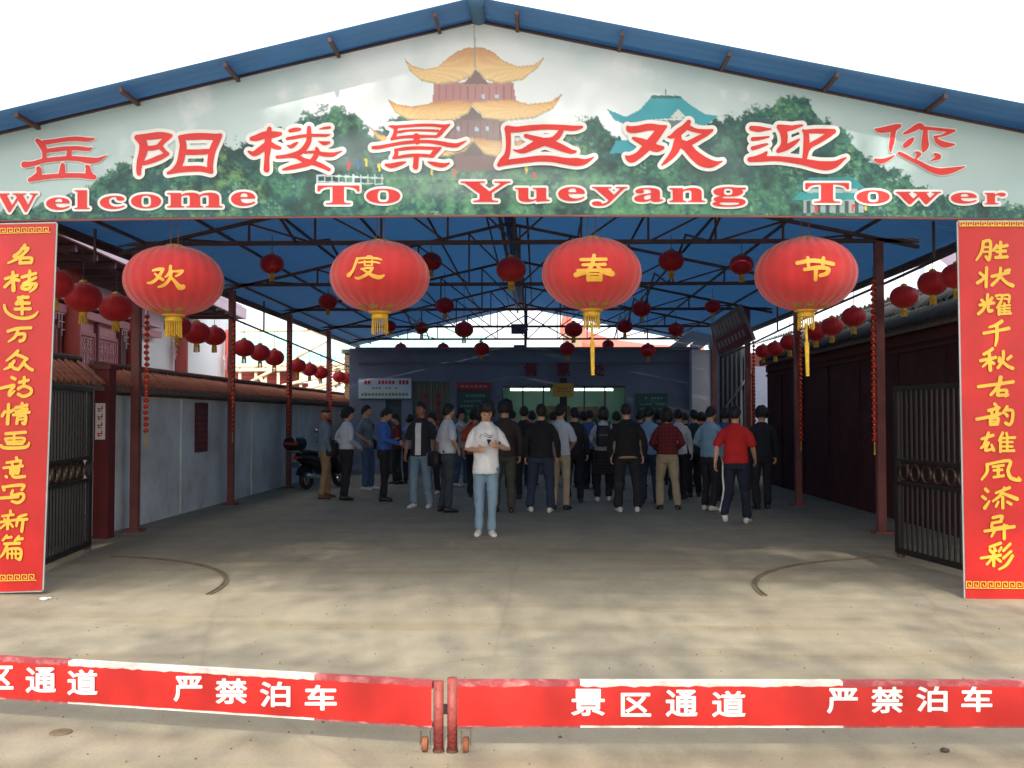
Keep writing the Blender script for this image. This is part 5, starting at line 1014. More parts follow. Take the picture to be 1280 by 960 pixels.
rt = thing('rooftop_bundle', 'long dull red bundle lying on the ticket office roof', 'bundle', (P(685, 434, 30).x, 30.5, hz_))
mb = MB(); mb.tube([(-.45, 0, -.04), (-.2, 0, .02), (.2, 0, .0), (.45, 0, -.03)], [.05, .11, .10, .05], 8); mb.build('bundle', M('dull_red_cloth', lin((150, 44, 50)), .8), rt, True)

# buildings beyond the right wall
rb_ = thing('side_building', 'white walled building with a corrugated roof edge beyond the right wall', 'building', (8.2, 21, 0))
mb = MB(); mb.box((0.2, 4, 1.9), (1.0, 22, 3.8)); mb.build('wall', M('pale_grey_side_wall', lin((188, 192, 196)), .8, 0, .1, .6), rb_)
corr('roof_sheet', (6.9, 13, 3.95), (6.9, 33, 3.95), (10.5, 33, 5.0), (10.5, 13, 5.0), 70, M('grey_roof_sheet', lin((150, 156, 158)), .5), rb_, (8.2, 21, 0), .03)
re_ = thing('temple_gable', 'pink gable end and white wall of a hall beyond the right wall', 'building', (0, 19, 0))
mb = MB(); mb.bar(P(1158, 292, 19.5)-Vector((0, 19, 0)), P(1232, 345, 17)-Vector((0, 19, 0)), .3, .34); mb.build('eave_board', palep, re_)
mb = MB(); mb.bar(P(1160, 300, 19.6)-Vector((0, 19, 0)), P(1232, 353, 17.1)-Vector((0, 19, 0)), .12, .3); mb.build('eave_beam', pinkw, re_)
A = P(1150, 300, 20); mb = MB(); mb.add([(A.x, 1, 0), (A.x+4, 1, 0), (A.x+4, 1, A.z-2.6), (A.x+.1, 1, A.z-.05), (A.x, 1.3, 0), (A.x+4, 1.3, 0), (A.x+4, 1.3, A.z-2.6), (A.x+.1, 1.3, A.z-.05)], [(0,1,2,3), (7,6,5,4), (0,4,5,1), (1,5,6,2), (2,6,7,3), (3,7,4,0)]); mb.build('wall', wht, re_)

# ------------------------------------------------------------------ scooter
rub = M('black_rubber', (.02, .02, .02), .8); plast = M('black_scooter_paint', lin((26, 30, 34)), .25, .1, .1, 3); chrome = M('chrome', (.7, .7, .72), .15, 1., .02, 3)
sc_ = thing('motor_scooter', 'black scooter with a rear top box parked by the left wall', 'scooter', G(383, 612), R(-24))
def sp(name, mb, m_, parent=sc_, sm=True): return mb.build(name, m_, parent, sm)
def wheel(y):
    r = link('wheel', None, sc_, (0, y, .24)); mb = MB(); rg = []
    for i in range(25):
        t_ = 2*math.pi*i/24; c_, s_ = math.cos(t_), math.sin(t_)
        rg.append([Vector((.055*math.cos(q_*math.pi/4), (.19+.05*math.sin(q_*math.pi/4))*c_, (.19+.05*math.sin(q_*math.pi/4))*s_)) for q_ in range(8)])
    mb.rings(rg, False); mb.build('tyre', rub, r, True)
    mb = MB()
    for q_ in range(5): a_ = q_*2*math.pi/5; mb.bar((0, 0, 0), (0, .15*math.cos(a_), .15*math.sin(a_)), .03, .03)
    mb.ell((0, 0, 0), (.05, .045, .045)); mb.build('rim', chrome, r)
wheel(0); wheel(1.25)
sp('rear_fender', MB().tube([(0, -.27, .34), (0, -.2, .48), (0, 0, .55), (0, .2, .5)], [(.09, .02), (.10, .03), (.11, .04), (.1, .03)], 10), plast)
sp('body_panel', MB().tube([(0, -.32, .74), (0, -.1, .70), (0, .25, .62), (0, .5, .42), (0, .75, .33), (0, 1.0, .33)], [(.09, .07), (.16, .15), (.18, .2), (.17, .12), (.17, .05), (.15, .05)], 16), plast)
sp('seat', MB().tube([(0, -.25, .83), (0, 0, .84), (0, .3, .80), (0, .48, .76)], [(.10, .03), (.15, .05), (.14, .055), (.08, .03)], 14), rub)
sp('leg_shield', MB().tube([(0, .98, .3), (0, 1.02, .6), (0, .95, .9), (0, .92, 1.02)], [(.2, .06), (.22, .05), (.16, .07), (.1, .06)], 14), plast)
sp('front_fork', MB().tube([(0, 1.25, .24), (0, 1.08, .6), (0, .95, .98)], .035, 8), chrome)
sp('front_fender', MB().tube([(0, 1.5, .36), (0, 1.35, .52), (0, 1.12, .5)], [(.06, .02), (.08, .03), (.07, .02)], 10), plast)
sp('handlebar', MB().tube([(-.34, .82, 1.04), (-.12, .93, 1.06), (.12, .93, 1.06), (.34, .82, 1.04)], [.018, .03, .03, .018], 8), rub)
sp('headlight', MB().ell((0, 1.0, .98), (.11, .08, .08)), chrome)
for s in (-1, 1):
    m_ = link('mirror', None, sc_); mb = MB(); mb.tube([(s*.2, .88, 1.06), (s*.28, .86, 1.2), (s*.36, .85, 1.27)], .008, 6); mb.build('stalk', rub, m_, True)
    mb = MB(); mb.ell((s*.38, .85, 1.3), (.075, .02, .045)); mb.build('housing', rub, m_, True); mb = MB(); mb.ell((s*.38, .838, 1.3), (.064, .012, .036)); mb.build('mirror_glass', chrome, m_, True)
tb = MB(); tb.rings([[Vector((w_*math.copysign(abs(math.cos(2*math.pi*j/20))**.45, math.cos(2*math.pi*j/20)), -.42+d_*math.copysign(abs(math.sin(2*math.pi*j/20))**.45, math.sin(2*math.pi*j/20)), z_)) for j in range(20)] for w_, d_, z_ in ((.14, .12, .88), (.19, .17, .92), (.22, .2, 1.0), (.22, .2, 1.04), (.2, .19, 1.12), (.14, .13, 1.17))])
bx_ = sp('top_box', tb, plast); mb = MB(); mb.box((0, -.625, 1.03), (.34, .02, .045)); mb.build('reflector', M('red_reflector', lin((190, 30, 30)), .2), bx_)
sp('rack', MB().tube([(-.1, -.2, .8), (-.1, -.5, .86), (.1, -.5, .86), (.1, -.2, .8)], .015, 6), chrome)
sp('tail_light', MB().ell((0, -.39, .72), (.09, .04, .04)), M('red_reflector', lin((190, 30, 30)), .2)); sp('number_plate', MB().box((0, -.4, .56), (.2, .01, .12)), M('plate_blue', lin((70, 80, 110)), .5), sm=False)
sp('exhaust', MB().tube([(.16, .5, .26), (.19, .2, .26), (.2, -.25, .34)], [.025, .05, .055], 10), chrome)
sp('stand', MB().tube([(-.1, .55, .28), (-.24, .5, .02)], .012, 6), chrome)

# ------------------------------------------------------------------ people
skin = M('skin', lin((212, 164, 134)), .6, 0, .06, 8); skin_d = M('tanned_skin', lin((170, 118, 92)), .6, 0, .06, 8)
hairm = M('black_hair', (.012, .011, .010), .45, 0, .5, 40, .5, 120); eyem = M('eye_dark', (.02, .015, .012), .2); lipm = M('lips', lin((160, 92, 84)), .5)
def fab(c, nm=None, r=.85, b=.35):
    return M(nm or 'fabric_%d_%d_%d' % c, lin(c), r, 0, .12, 5, b, 14)
def remesh(mb, voxel, name, mats, parent, sm=2, T=None):
    me = bpy.data.meshes.new(name); me.from_pydata(mb.v, [], mb.f)
    if T is not None: me.transform(T)
    me.materials.append(mats); o = bpy.data.objects.new(name, me); COL.objects.link(o)
    r = o.modifiers.new('r', 'REMESH'); r.mode = 'VOXEL'; r.voxel_size = voxel; r.use_smooth_shade = True
    if sm: s_ = o.modifiers.new('s', 'SMOOTH'); s_.factor = .5; s_.iterations = sm
    dg = bpy.context.evaluated_depsgraph_get(); ev = o.evaluated_get(dg); m2 = bpy.data.meshes.new_from_object(ev); m2.name = name
    bpy.data.objects.remove(o); 
    if not m2.materials: m2.materials.append(mats)
    o = link(name, m2, parent); return o
def limb(mb, pts, rad, n=12, mi=0):
    """tapered limb with rounded ends"""
    pts = [Vector(p) for p in pts]; sm = cat_rom([(p.x, p.y, p.z) for p in pts], 3) if False else pts
    rr = [r if hasattr(r, '__len__') else (r, r) for r in rad]
    d0 = (pts[0]-pts[1]).normalized(); d1 = (pts[-1]-pts[-2]).normalized()
    P_ = [pts[0]+d0*rr[0][0]*.9, pts[0]+d0*rr[0][0]*.55]+pts+[pts[-1]+d1*rr[-1][0]*.55, pts[-1]+d1*rr[-1][0]*.9]
    R_ = [tuple(q*.35 for q in rr[0]), tuple(q*.82 for q in rr[0])]+rr+[tuple(q*.82 for q in rr[-1]), tuple(q*.35 for q in rr[-1])]
    mb.tube(P_, R_, n)
def head_pt(d, k=1.0):
    x, y, z = d
    rx, ry, rz = .077, .098, .118
    p = Vector((x*rx, y*ry, z*rz))
    if z < 0: t_ = -z; p.x *= 1-.30*t_*t_; p.y *= 1-.12*t_*t_ if y > 0 else 1-.02*t_
    if z < -.3 and y > 0: p.y *= 1-.25*(-z-.3)
    g_ = lambda cx, cz, sx_, sz: math.exp(-((p.x-cx)/sx_)**2-((p.z-cz)/sz)**2)
    if y < 0:
        f = 0
        f += .022*g_(0, -.022, .014, .024)+.010*g_(0, .0, .011, .03)
        f -= .010*(g_(.032, .008, .019, .014)+g_(-.032, .008, .019, .014))
        f += .005*g_(0, .03, .05, .010)+.007*g_(0, -.062, .022, .012)-.004*g_(0, -.076, .02, .006)+.008*g_(0, -.095, .022, .016)
        f += .004*(g_(.045, -.02, .02, .02)+g_(-.045, -.02, .02, .02))
        p.y -= f*min(1, -y*1.6)
    return p*k
def head_rings(fn, nu=32, nv=26):
    rg = []
    for i in range(nv):
        t_ = math.pi*(i+.3)/(nv-1+.6); rg.append([])
        for j in range(nu):
            a_ = 2*math.pi*j/nu; rg[-1].append(fn((math.sin(t_)*math.cos(a_), math.sin(t_)*math.sin(a_), -math.cos(t_))))
    return rg
ARM = {'down': ((.235, .03, 1.12), (.25, -.04, .88)), 'front': ((.25, .04, 1.12), (.11, -.22, .99)), 'hold': ((.23, .0, 1.13), (.13, -.27, 1.06)), 'phone': ((.27, .03, 1.11), (.09, -.22, 1.18)),
       'raise': ((.24, -.16, 1.24), (.10, -.30, 1.46)), 'hip': ((.33, .06, 1.15), (.20, -.10, .99)), 'pocket': ((.27, .06, 1.12), (.20, -.04, .90)), 'swingf': ((.24, -.05, 1.13), (.25, -.24, .94)), 'swingb': ((.25, .12, 1.14), (.27, .18, .90)), 'crossed': ((.24, -.02, 1.13), (.02, -.21, 1.10))}
def person(fx, fy, top, face, label, shirt, legs, shoes, arms=('down', 'down'), sleeve='short', voxel=.012, head=(0, 0), hair='short', sk=None, stance=.02, walk=0, wide=1.0, lean=0, slv=1.0, lg=1.0, collar=None, group=None, hem=.86, extra=None, jacket=None, skirt=None, custom=None):
    base = G(fx, fy); H = (fy-top)*base.y/F*1.005; s = H/1.70; sk = sk or skin
    o = thing('person', label, 'person', base, R(face), group); T = Matrix.Diagonal((s*wide*.98, s, s, 1)); Th = Matrix.Diagonal((s, s, s, 1))
    # joints
    J = {}
    for sd in (-1, 1):
        hip = Vector((.088*sd, 0, .88)); st = walk*sd
        ank = Vector((sd*(.095+stance), -.20*st if st > 0 else -.34*st, .085 if st >= 0 else .16)); kn = Vector((sd*(.09+stance*.6), -.10*st-.02 if st > 0 else -.0*st-.03, .48 if not st else .49))
        gy = ((int(fx)*7) % 11-5)*.012
        if not walk: kn.y = -.015*sd-.02+gy*sd*.8; ank.y = .02+gy*sd*1.6; kn.x += sd*.006; ank.x += ((int(fx)*3) % 5-2)*.008
        e, w_ = ARM[arms[0 if sd < 0 else 1]]
        if custom and sd in custom: e, w_ = custom[sd]
        J[sd] = dict(hip=hip, kn=kn, ank=ank, el=Vector((sd*e[0], e[1], e[2])), wr=Vector((sd*w_[0], w_[1], w_[2])), sh=Vector((sd*.163, .01, 1.362)))
    pit_, yaw_ = R(head[0]), R(head[1]); HM = Matrix.Translation((0, .005, 1.497)) @ Matrix.Rotation(yaw_, 4, 'Z') @ Matrix.Rotation(pit_, 4, 'X')
    hc = lambda p: HM @ (Vector(p)+Vector((0, -.012, .098)))
    b = MB()
    b.rings([[Vector((rx*math.cos(a_*math.pi/8), ry*math.sin(a_*math.pi/8)+oy, z_)) for a_ in range(16)] for z_, rx, ry, oy in ((.84, .13, .09, 0), (.95, .14, .095, 0), (1.12, .13, .088, 0), (1.28, .155, .1, 0), (1.37, .135, .085, .0), (1.41, .09, .06, .005), (1.46, .058, .056, .005), (1.54, .055, .056, -.002))])
    b.rings(head_rings(lambda d: hc(head_pt(d))))
    for sd in (-1, 1): b.ell(hc((sd*.079, .012, -.008)), (.011, .020, .032), 10, 7)
    hands = MB()
    for sd in (-1, 1):
        j = J[sd]; limb(b, [j['sh']+Vector((-sd*.025, 0, -.03)), j['sh'].lerp(j['el'], .5), j['el'], j['el'].lerp(j['wr'], .4), j['wr']], [.036, .040, .037, .036, .026], 10)
        limb(b, [j['hip'], j['kn'], j['ank']], [.075, .052, .038], 10)
        limb(b, [j['ank'], j['ank']+Vector((0, -.06, -.05))], [.034, .02], 8)
        d = (j['wr']-j['el']).normalized(); inw = Vector((-sd, 0, 0)); n_ = d.cross(inw).normalized() if arms[0] != 'x' else inw
        side = Vector((0, -1, 0)) if abs(d.z) > .75 else Vector((0, 0, 1)); side = (side-d*side.dot(d)).normalized(); nrm = d.cross(side).normalized()
        if nrm.x*sd > 0: nrm = -nrm          # palm faces inwards
        wr = j['wr']; rg = []
        for t_, wd_, th_ in ((-.01, .026, .022), (.02, .036, .018), (.055, .042, .017), (.085, .040, .013)):
            c_ = wr+d*t_; rg.append([c_+side*wd_*math.cos(2*math.pi*q_/12)+nrm*th_*math.sin(2*math.pi*q_/12) for q_ in range(12)])
        b.rings(rg)
        for q_, (off, ln) in enumerate(((.030, .066), (.011, .076), (-.009, .070), (-.028, .054))):
            p0 = wr+d*.075+side*off; p1 = p0+(d*.95+nrm*.25).normalized()*ln*.5; p2 = p1+(d*.6+nrm*.8).normalized()*ln*.3; p3 = p2+(d*.2+nrm).normalized()*ln*.25
            hands.tube([p0-d*.02, p0, p1, p2, p3], [.009, .0092, .0088, .0080, .0055], 8)
        p0 = wr+d*.02+side*.032; p1 = p0+(d*.5+side*.8+nrm*.2).normalized()*.035; p2 = p1+(d*.9+nrm*.3).normalized()*.03
        hands.tube([p0-side*.015, p0, p1, p2], [.011, .012, .0105, .007], 8)
    if voxel < .01: b.v += hands.v and []; 
    if voxel < .01: b.add(hands.v, hands.f)
    bo = remesh(b, voxel, 'body', sk, o, 1, Th)
    if voxel >= .01:
        hm = hands.me('fingers', sk, True); hm.transform(Th); bmx = bmesh.new(); bmx.from_mesh(bo.data); bmx.from_mesh(hm); bmx.to_mesh(bo.data); bmx.free(); bpy.data.meshes.remove(hm)
        for p_ in bo.data.polygons: p_.use_smooth = True
    o.rotation_euler = (R(lean), R(lean*.4), R(face))
    # hair
    def hf(d):
        x, y, z = d; p = head_pt(d)
        hl = .40 if y < -.55 else (.40-(y+.55)*1.25 if y < 0 else -.30-.42*min(1, y*1.5))
        if hair == 'mop': hl = .30 if y < -.6 else (.30-(y+.6)*1.3 if y < 0 else -.55)
        if hair == 'long': hl = .35 if y < -.5 else -.95
        nz = noise.noise(Vector((x*4, y*4, z*4+fx)))*.5+noise.noise(Vector((x*11, y*11, z*7+fx)))*.7
        amt = {'short': .013, 'mid': .024, 'mop': .040, 'long': .028, 'bald': .006}[hair]
        if hair == 'bald': hl = max(hl, .25) if z < .8 else 2
        k = z-hl+nz*.12
        f = max(0, min(1, k/(.16 if hair == 'mop' else .30))); n_ = Vector((x, y, z)).normalized()
        q_ = p*.96+n_*(f*(amt+p.length*.04+(.034 if hair == 'mop' else .014)*nz))
        if hair == 'long' and z < 0 and y > -.3: q_ = q_+Vector((0, .01, -.02*f))
        return hc(q_+Vector((0, 0, .004)))
    hb_ = MB(); hb_.rings(head_rings(hf, 36, 28)); hm = hb_.me('hair', hairm, True); hm.transform(Th); link('hair', hm, o)
    if abs(((face+head[1]+180) % 360)-180) < 100:
        for nm_, rows_, mt in (('eye', [((.031, -.0985, .006), (.013, .008, .005))], eyem), ('eyebrow', [((.032, -.103, .030), (.018, .008, .0035))], hairm), ('lips', [((0, -.105, -.0655), (.022, .010, .0065))], lipm)):
            for c_, r_ in rows_:
                for sd in ((-1, 1) if c_[0] else (1,)):
                    mb = MB(); mb.ell(hc((c_[0]*sd, c_[1], c_[2])), r_, 10, 6, HM.to_3x3()); hm = mb.me(nm_, mt, True); hm.transform(Th); link(nm_, hm, o)
    # shirt
    t = MB(); z1 = hem
    t.rings([[Vector((rx*math.cos(a_*math.pi/12), ry*math.sin(a_*math.pi/12)+oy, z_)) for a_ in range(24)] for z_, rx, ry, oy in ((z1, .172, .128, 0), (z1+.02, .178, .132, 0), (1.02, .165, .122, 0), (1.14, .163, .12, 0), (1.26, .172, .122, 0), (1.35, .170, .115, .0), (1.395, .145, .095, .004), (1.425, .10, .08, .006), (1.455, .075, .072, .006), (1.462 if not collar else 1.485, .066, .066, .006))])
    for sd in (-1, 1):
        j = J[sd]
        if sleeve == 'short': e_ = j['sh'].lerp(j['el'], .86); limb(t, [j['sh']+Vector((-sd*.03, 0, -.005)), j['sh'].lerp(j['el'], .3), e_], [.053*slv, .057*slv, .064*slv], 12)
        elif sleeve == 'long': limb(t, [j['sh']+Vector((-sd*.03, 0, -.005)), j['sh'].lerp(j['el'], .4), j['el'], j['el'].lerp(j['wr'], .5), j['el'].lerp(j['wr'], .93)], [.053, .056, .053, .049, .040], 12)
    def wrinkle(ob, amp, seed):
        me = ob.data; n_ = len(me.vertices); co = np.empty(n_*3); me.vertices.foreach_get('co', co); co = co.reshape(-1, 3); nn = np.empty(n_*3); me.vertices.foreach_get('normal', nn); nn = nn.reshape(-1, 3)
        X_, Y_, Z_ = co[:, 0], co[:, 1], co[:, 2]; an = np.arctan2(Y_, X_)
        v_ = value_noise(an*70+Z_*150+seed*31+600, Z_*260+X_*90+500, 36, seed % 90+3, 3)-.5
        co += nn*(v_*amp+.003)[:, None]; me.vertices.foreach_set('co', co.reshape(-1)); me.update()
    so = remesh(t, max(voxel, .011), 'jacket' if jacket else 'shirt', shirt, o, 3, T); wrinkle(so, .020, int(fx))
    # legs
    if skirt:
        t = MB(); t.rings([[Vector((rx*math.cos(a_*math.pi/12), ry*math.sin(a_*math.pi/12), z_)) for a_ in range(24)] for z_, rx, ry in ((.5, .21, .18), (.7, .2, .16), (.9, .165, .125), (.98, .14, .11))]); remesh(t, .016, 'skirt', skirt, o, 2, T)
    t = MB(); t.rings([[Vector((rx*math.cos(a_*math.pi/10), ry*math.sin(a_*math.pi/10), z_)) for a_ in range(20)] for z_, rx, ry in ((.79, .155, .11), (.84, .172, .12), (.92, .168, .118), (.99, .15, .11))])
    for sd in (-1, 1):
        j = J[sd]; k2 = j['kn'].lerp(j['ank'], .5); limb(t, [j['hip']-Vector((0, 0, .02)), j['hip'].lerp(j['kn'], .5), j['kn'], k2, j['ank']+Vector((0, -.002, .035))], [.094, .086*lg, .067*lg, .061*lg, .064*lg], 14)
    to_ = remesh(t, max(voxel, .012), 'trousers', legs, o, 2, T); wrinkle(to_, .028, int(fx)+7)
    for sd in (-1, 1):
        a_ = J[sd]['ank']; tilt = R(0) if not (walk and walk*sd < 0) else R(-38); Rm = Matrix.Rotation(tilt, 3, 'X') @ Matrix.Rotation(R(10*sd), 3, 'Z'); mb = MB(); rg = []
        for y_, w_, h_ in ((.075, .022, .035), (.065, .036, .062), (.02, .041, .075), (-.04, .042, .062), (-.10, .047, .046), (-.15, .040, .036), (-.175, .018, .022)):
            rg.append([a_+Rm @ Vector((w_*math.copysign(abs(math.cos(q_*math.pi/8))**.8, math.cos(q_*math.pi/8)), y_, -.083+max(0, h_*(.5+.5*math.sin(q_*math.pi/8))*1.25))) for q_ in range(16)])
        mb.rings(rg); hm = mb.me('shoe', shoes, True); hm.transform(Th); link('shoe', hm, o)
    if extra: extra(o, s, J, hc)
    return o, s, J
def ext_stripe(o, s, J, hc):
    j = J[1]; mb = MB(); pts = [j['hip']+Vector((.092, .02, .04)), j['hip'].lerp(j['kn'], .5)+Vector((.090, .03, 0)), j['kn']+Vector((.070, .03, 0)), j['kn'].lerp(j['ank'], .5)+Vector((.062, .03, 0)), j['ank']+Vector((.064, .03, .04))]
    mb.tube([p*s for p in pts], [(.016, .026)]*5, 8); mb.build('trouser_stripe', white, o, True)
def ext_hem(col):
    def f(o, s, J, hc):
        mb = MB(); mb.lathe([(.178*s, .845*s), (.186*s, .85*s), (.186*s, .875*s), (.178*s, .88*s)], n=24, sy=.76); mb.build('hem_band', fab(col), o, True)
    return f
def ext_belt(o, s, J, hc):
    mb = MB(); mb.lathe([(.160*s, .965*s), (.172*s, .968*s), (.172*s, .995*s), (.16*s, 1.0*s)], n=24, sy=.76); mb.build('belt', black, o, True)
def ext_main(o, s, J, hc):
    gm = fab((120, 128, 150), 'shirt_print_grey'); gd = fab((50, 60, 78), 'shirt_print_dark')
    mp = lambda x, y: Vector((x*s, (-.132-.0*x)*s+abs(x)*abs(x)*1.2*s, y*s))
    st = [[(-.075, 1.285, .004), (-.06, 1.30, .004), (-.035, 1.295, .003), (-.01, 1.315, .004), (.02, 1.30, .003)], [(-.03, 1.275, .003), (0, 1.28, .005), (.03, 1.29, .004), (.06, 1.285, .005), (.09, 1.295, .003)], [(.02, 1.262, .006), (.05, 1.268, .008), (.075, 1.262, .005)], [(-.09, 1.265, .003), (-.08, 1.272, .004), (-.07, 1.262, .003)]]
    xs = np.arange(-.12, .13, .004); ys = np.arange(1.22, 1.34, .004); GX, GY = np.meshgrid(xs, ys); glyph(sdf_strokes(st, GX, GY), xs, ys, mp, 'shirt_print', gm, o)
    # paper in one hand, phone in the other
def chk(c1, c2, nm):
    m = bpy.data.materials.new(nm); m.use_nodes = True; n = m.node_tree; b = n.nodes['Principled BSDF']; tc = n.nodes.new('ShaderNodeTexCoord')
    w1 = n.nodes.new('ShaderNodeTexWave'); w1.bands_direction = 'X'; w1.inputs['Scale'].default_value = 5; w2 = n.nodes.new('ShaderNodeTexWave'); w2.bands_direction = 'Z'; w2.inputs['Scale'].default_value = 5
    n.links.new(tc.outputs['Object'], w1.inputs[0]); n.links.new(tc.outputs['Object'], w2.inputs[0]); mm = n.nodes.new('ShaderNodeMath'); mm.operation = 'MULTIPLY'
    n.links.new(w1.outputs[1], mm.inputs[0]); n.links.new(w2.outputs[1], mm.inputs[1]); mx = n.nodes.new('ShaderNodeMix'); mx.data_type = 'RGBA'; mx.inputs[6].default_value = (*lin(c1), 1); mx.inputs[7].default_value = (*lin(c2), 1)
    n.links.new(mm.outputs[0], mx.inputs[0]); n.links.new(mx.outputs[2], b.inputs['Base Color']); b.inputs['Roughness'].default_value = .85; return m
dk = fab((34, 34, 40)); dk2 = fab((44, 42, 48)); jean = fab((74, 98, 130)); ljean = fab((126, 152, 172)); djean = fab((44, 54, 78)); khaki = fab((158, 130, 96)); sand = fab((172, 156, 128)); olive = fab((78, 74, 62))
wsh = M('white_shoe', lin((214, 208, 202)), .5, 0, .1, 9); bsh = M('black_shoe', lin((34, 30, 30)), .35, 0, .1, 9); brs = M('brown_shoe', lin((110, 66, 48)), .5, 0, .1, 9)
whs = fab((232, 232, 234), 'white_cotton'); gwh = fab((206, 210, 214)); pw = fab((190, 200, 214))
crowd = 'people waiting before the ticket windows'
mo, ms, mJ = person(607.5, 670, 505.5, 3, 'young man in white tee and light jeans looking down at his phone, nearest the camera', whs, ljean, wsh, head=(24, 4), hair='mop', wide=.97, slv=.82, lg=.93, voxel=.0075, stance=-.012, hem=.80, extra=ext_main,
       custom={-1: ((.245, .02, 1.11), (.11, -.20, 1.11)), 1: ((.285, .03, 1.11), (.14, -.20, 1.16))})
def onp(o, s, p): return o.matrix_world @ (Vector(p)*s)
bpy.context.view_layer.update()
ph = thing('mobile_phone', 'dark mobile phone held by the young man in white', 'phone', onp(mo, ms, (.045, -.225, 1.205)), R(20)); mb = MB(); mb.box((0, 0, 0), (.05, .014, .10), Matrix.Rotation(R(-50), 3, 'X')); mb.build('phone_case', black, ph); mb = MB(); mb.box((0, .006, .006), (.04, .006, .05), Matrix.Rotation(R(-50), 3, 'X')); mb.build('phone_screen', M('phone_screen_grey', lin((90, 110, 120)), .1), ph)
pap = thing('paper_slip', 'small white paper slip held by the young man in white', 'paper', onp(mo, ms, (-.03, -.235, 1.145)), 0); mb = MB(); mb.add([(-.06, 0, -.005), (.05, .01, -.02), (.055, -.05, .0), (-.055, -.055, .015)], [(0, 1, 2, 3)]); mb.v += [(a, b_, c-.001) for a, b_, c in mb.v]; mb.f.append((7, 6, 5, 4)); mb.mi.append(0); mb.build('paper', white, pap)
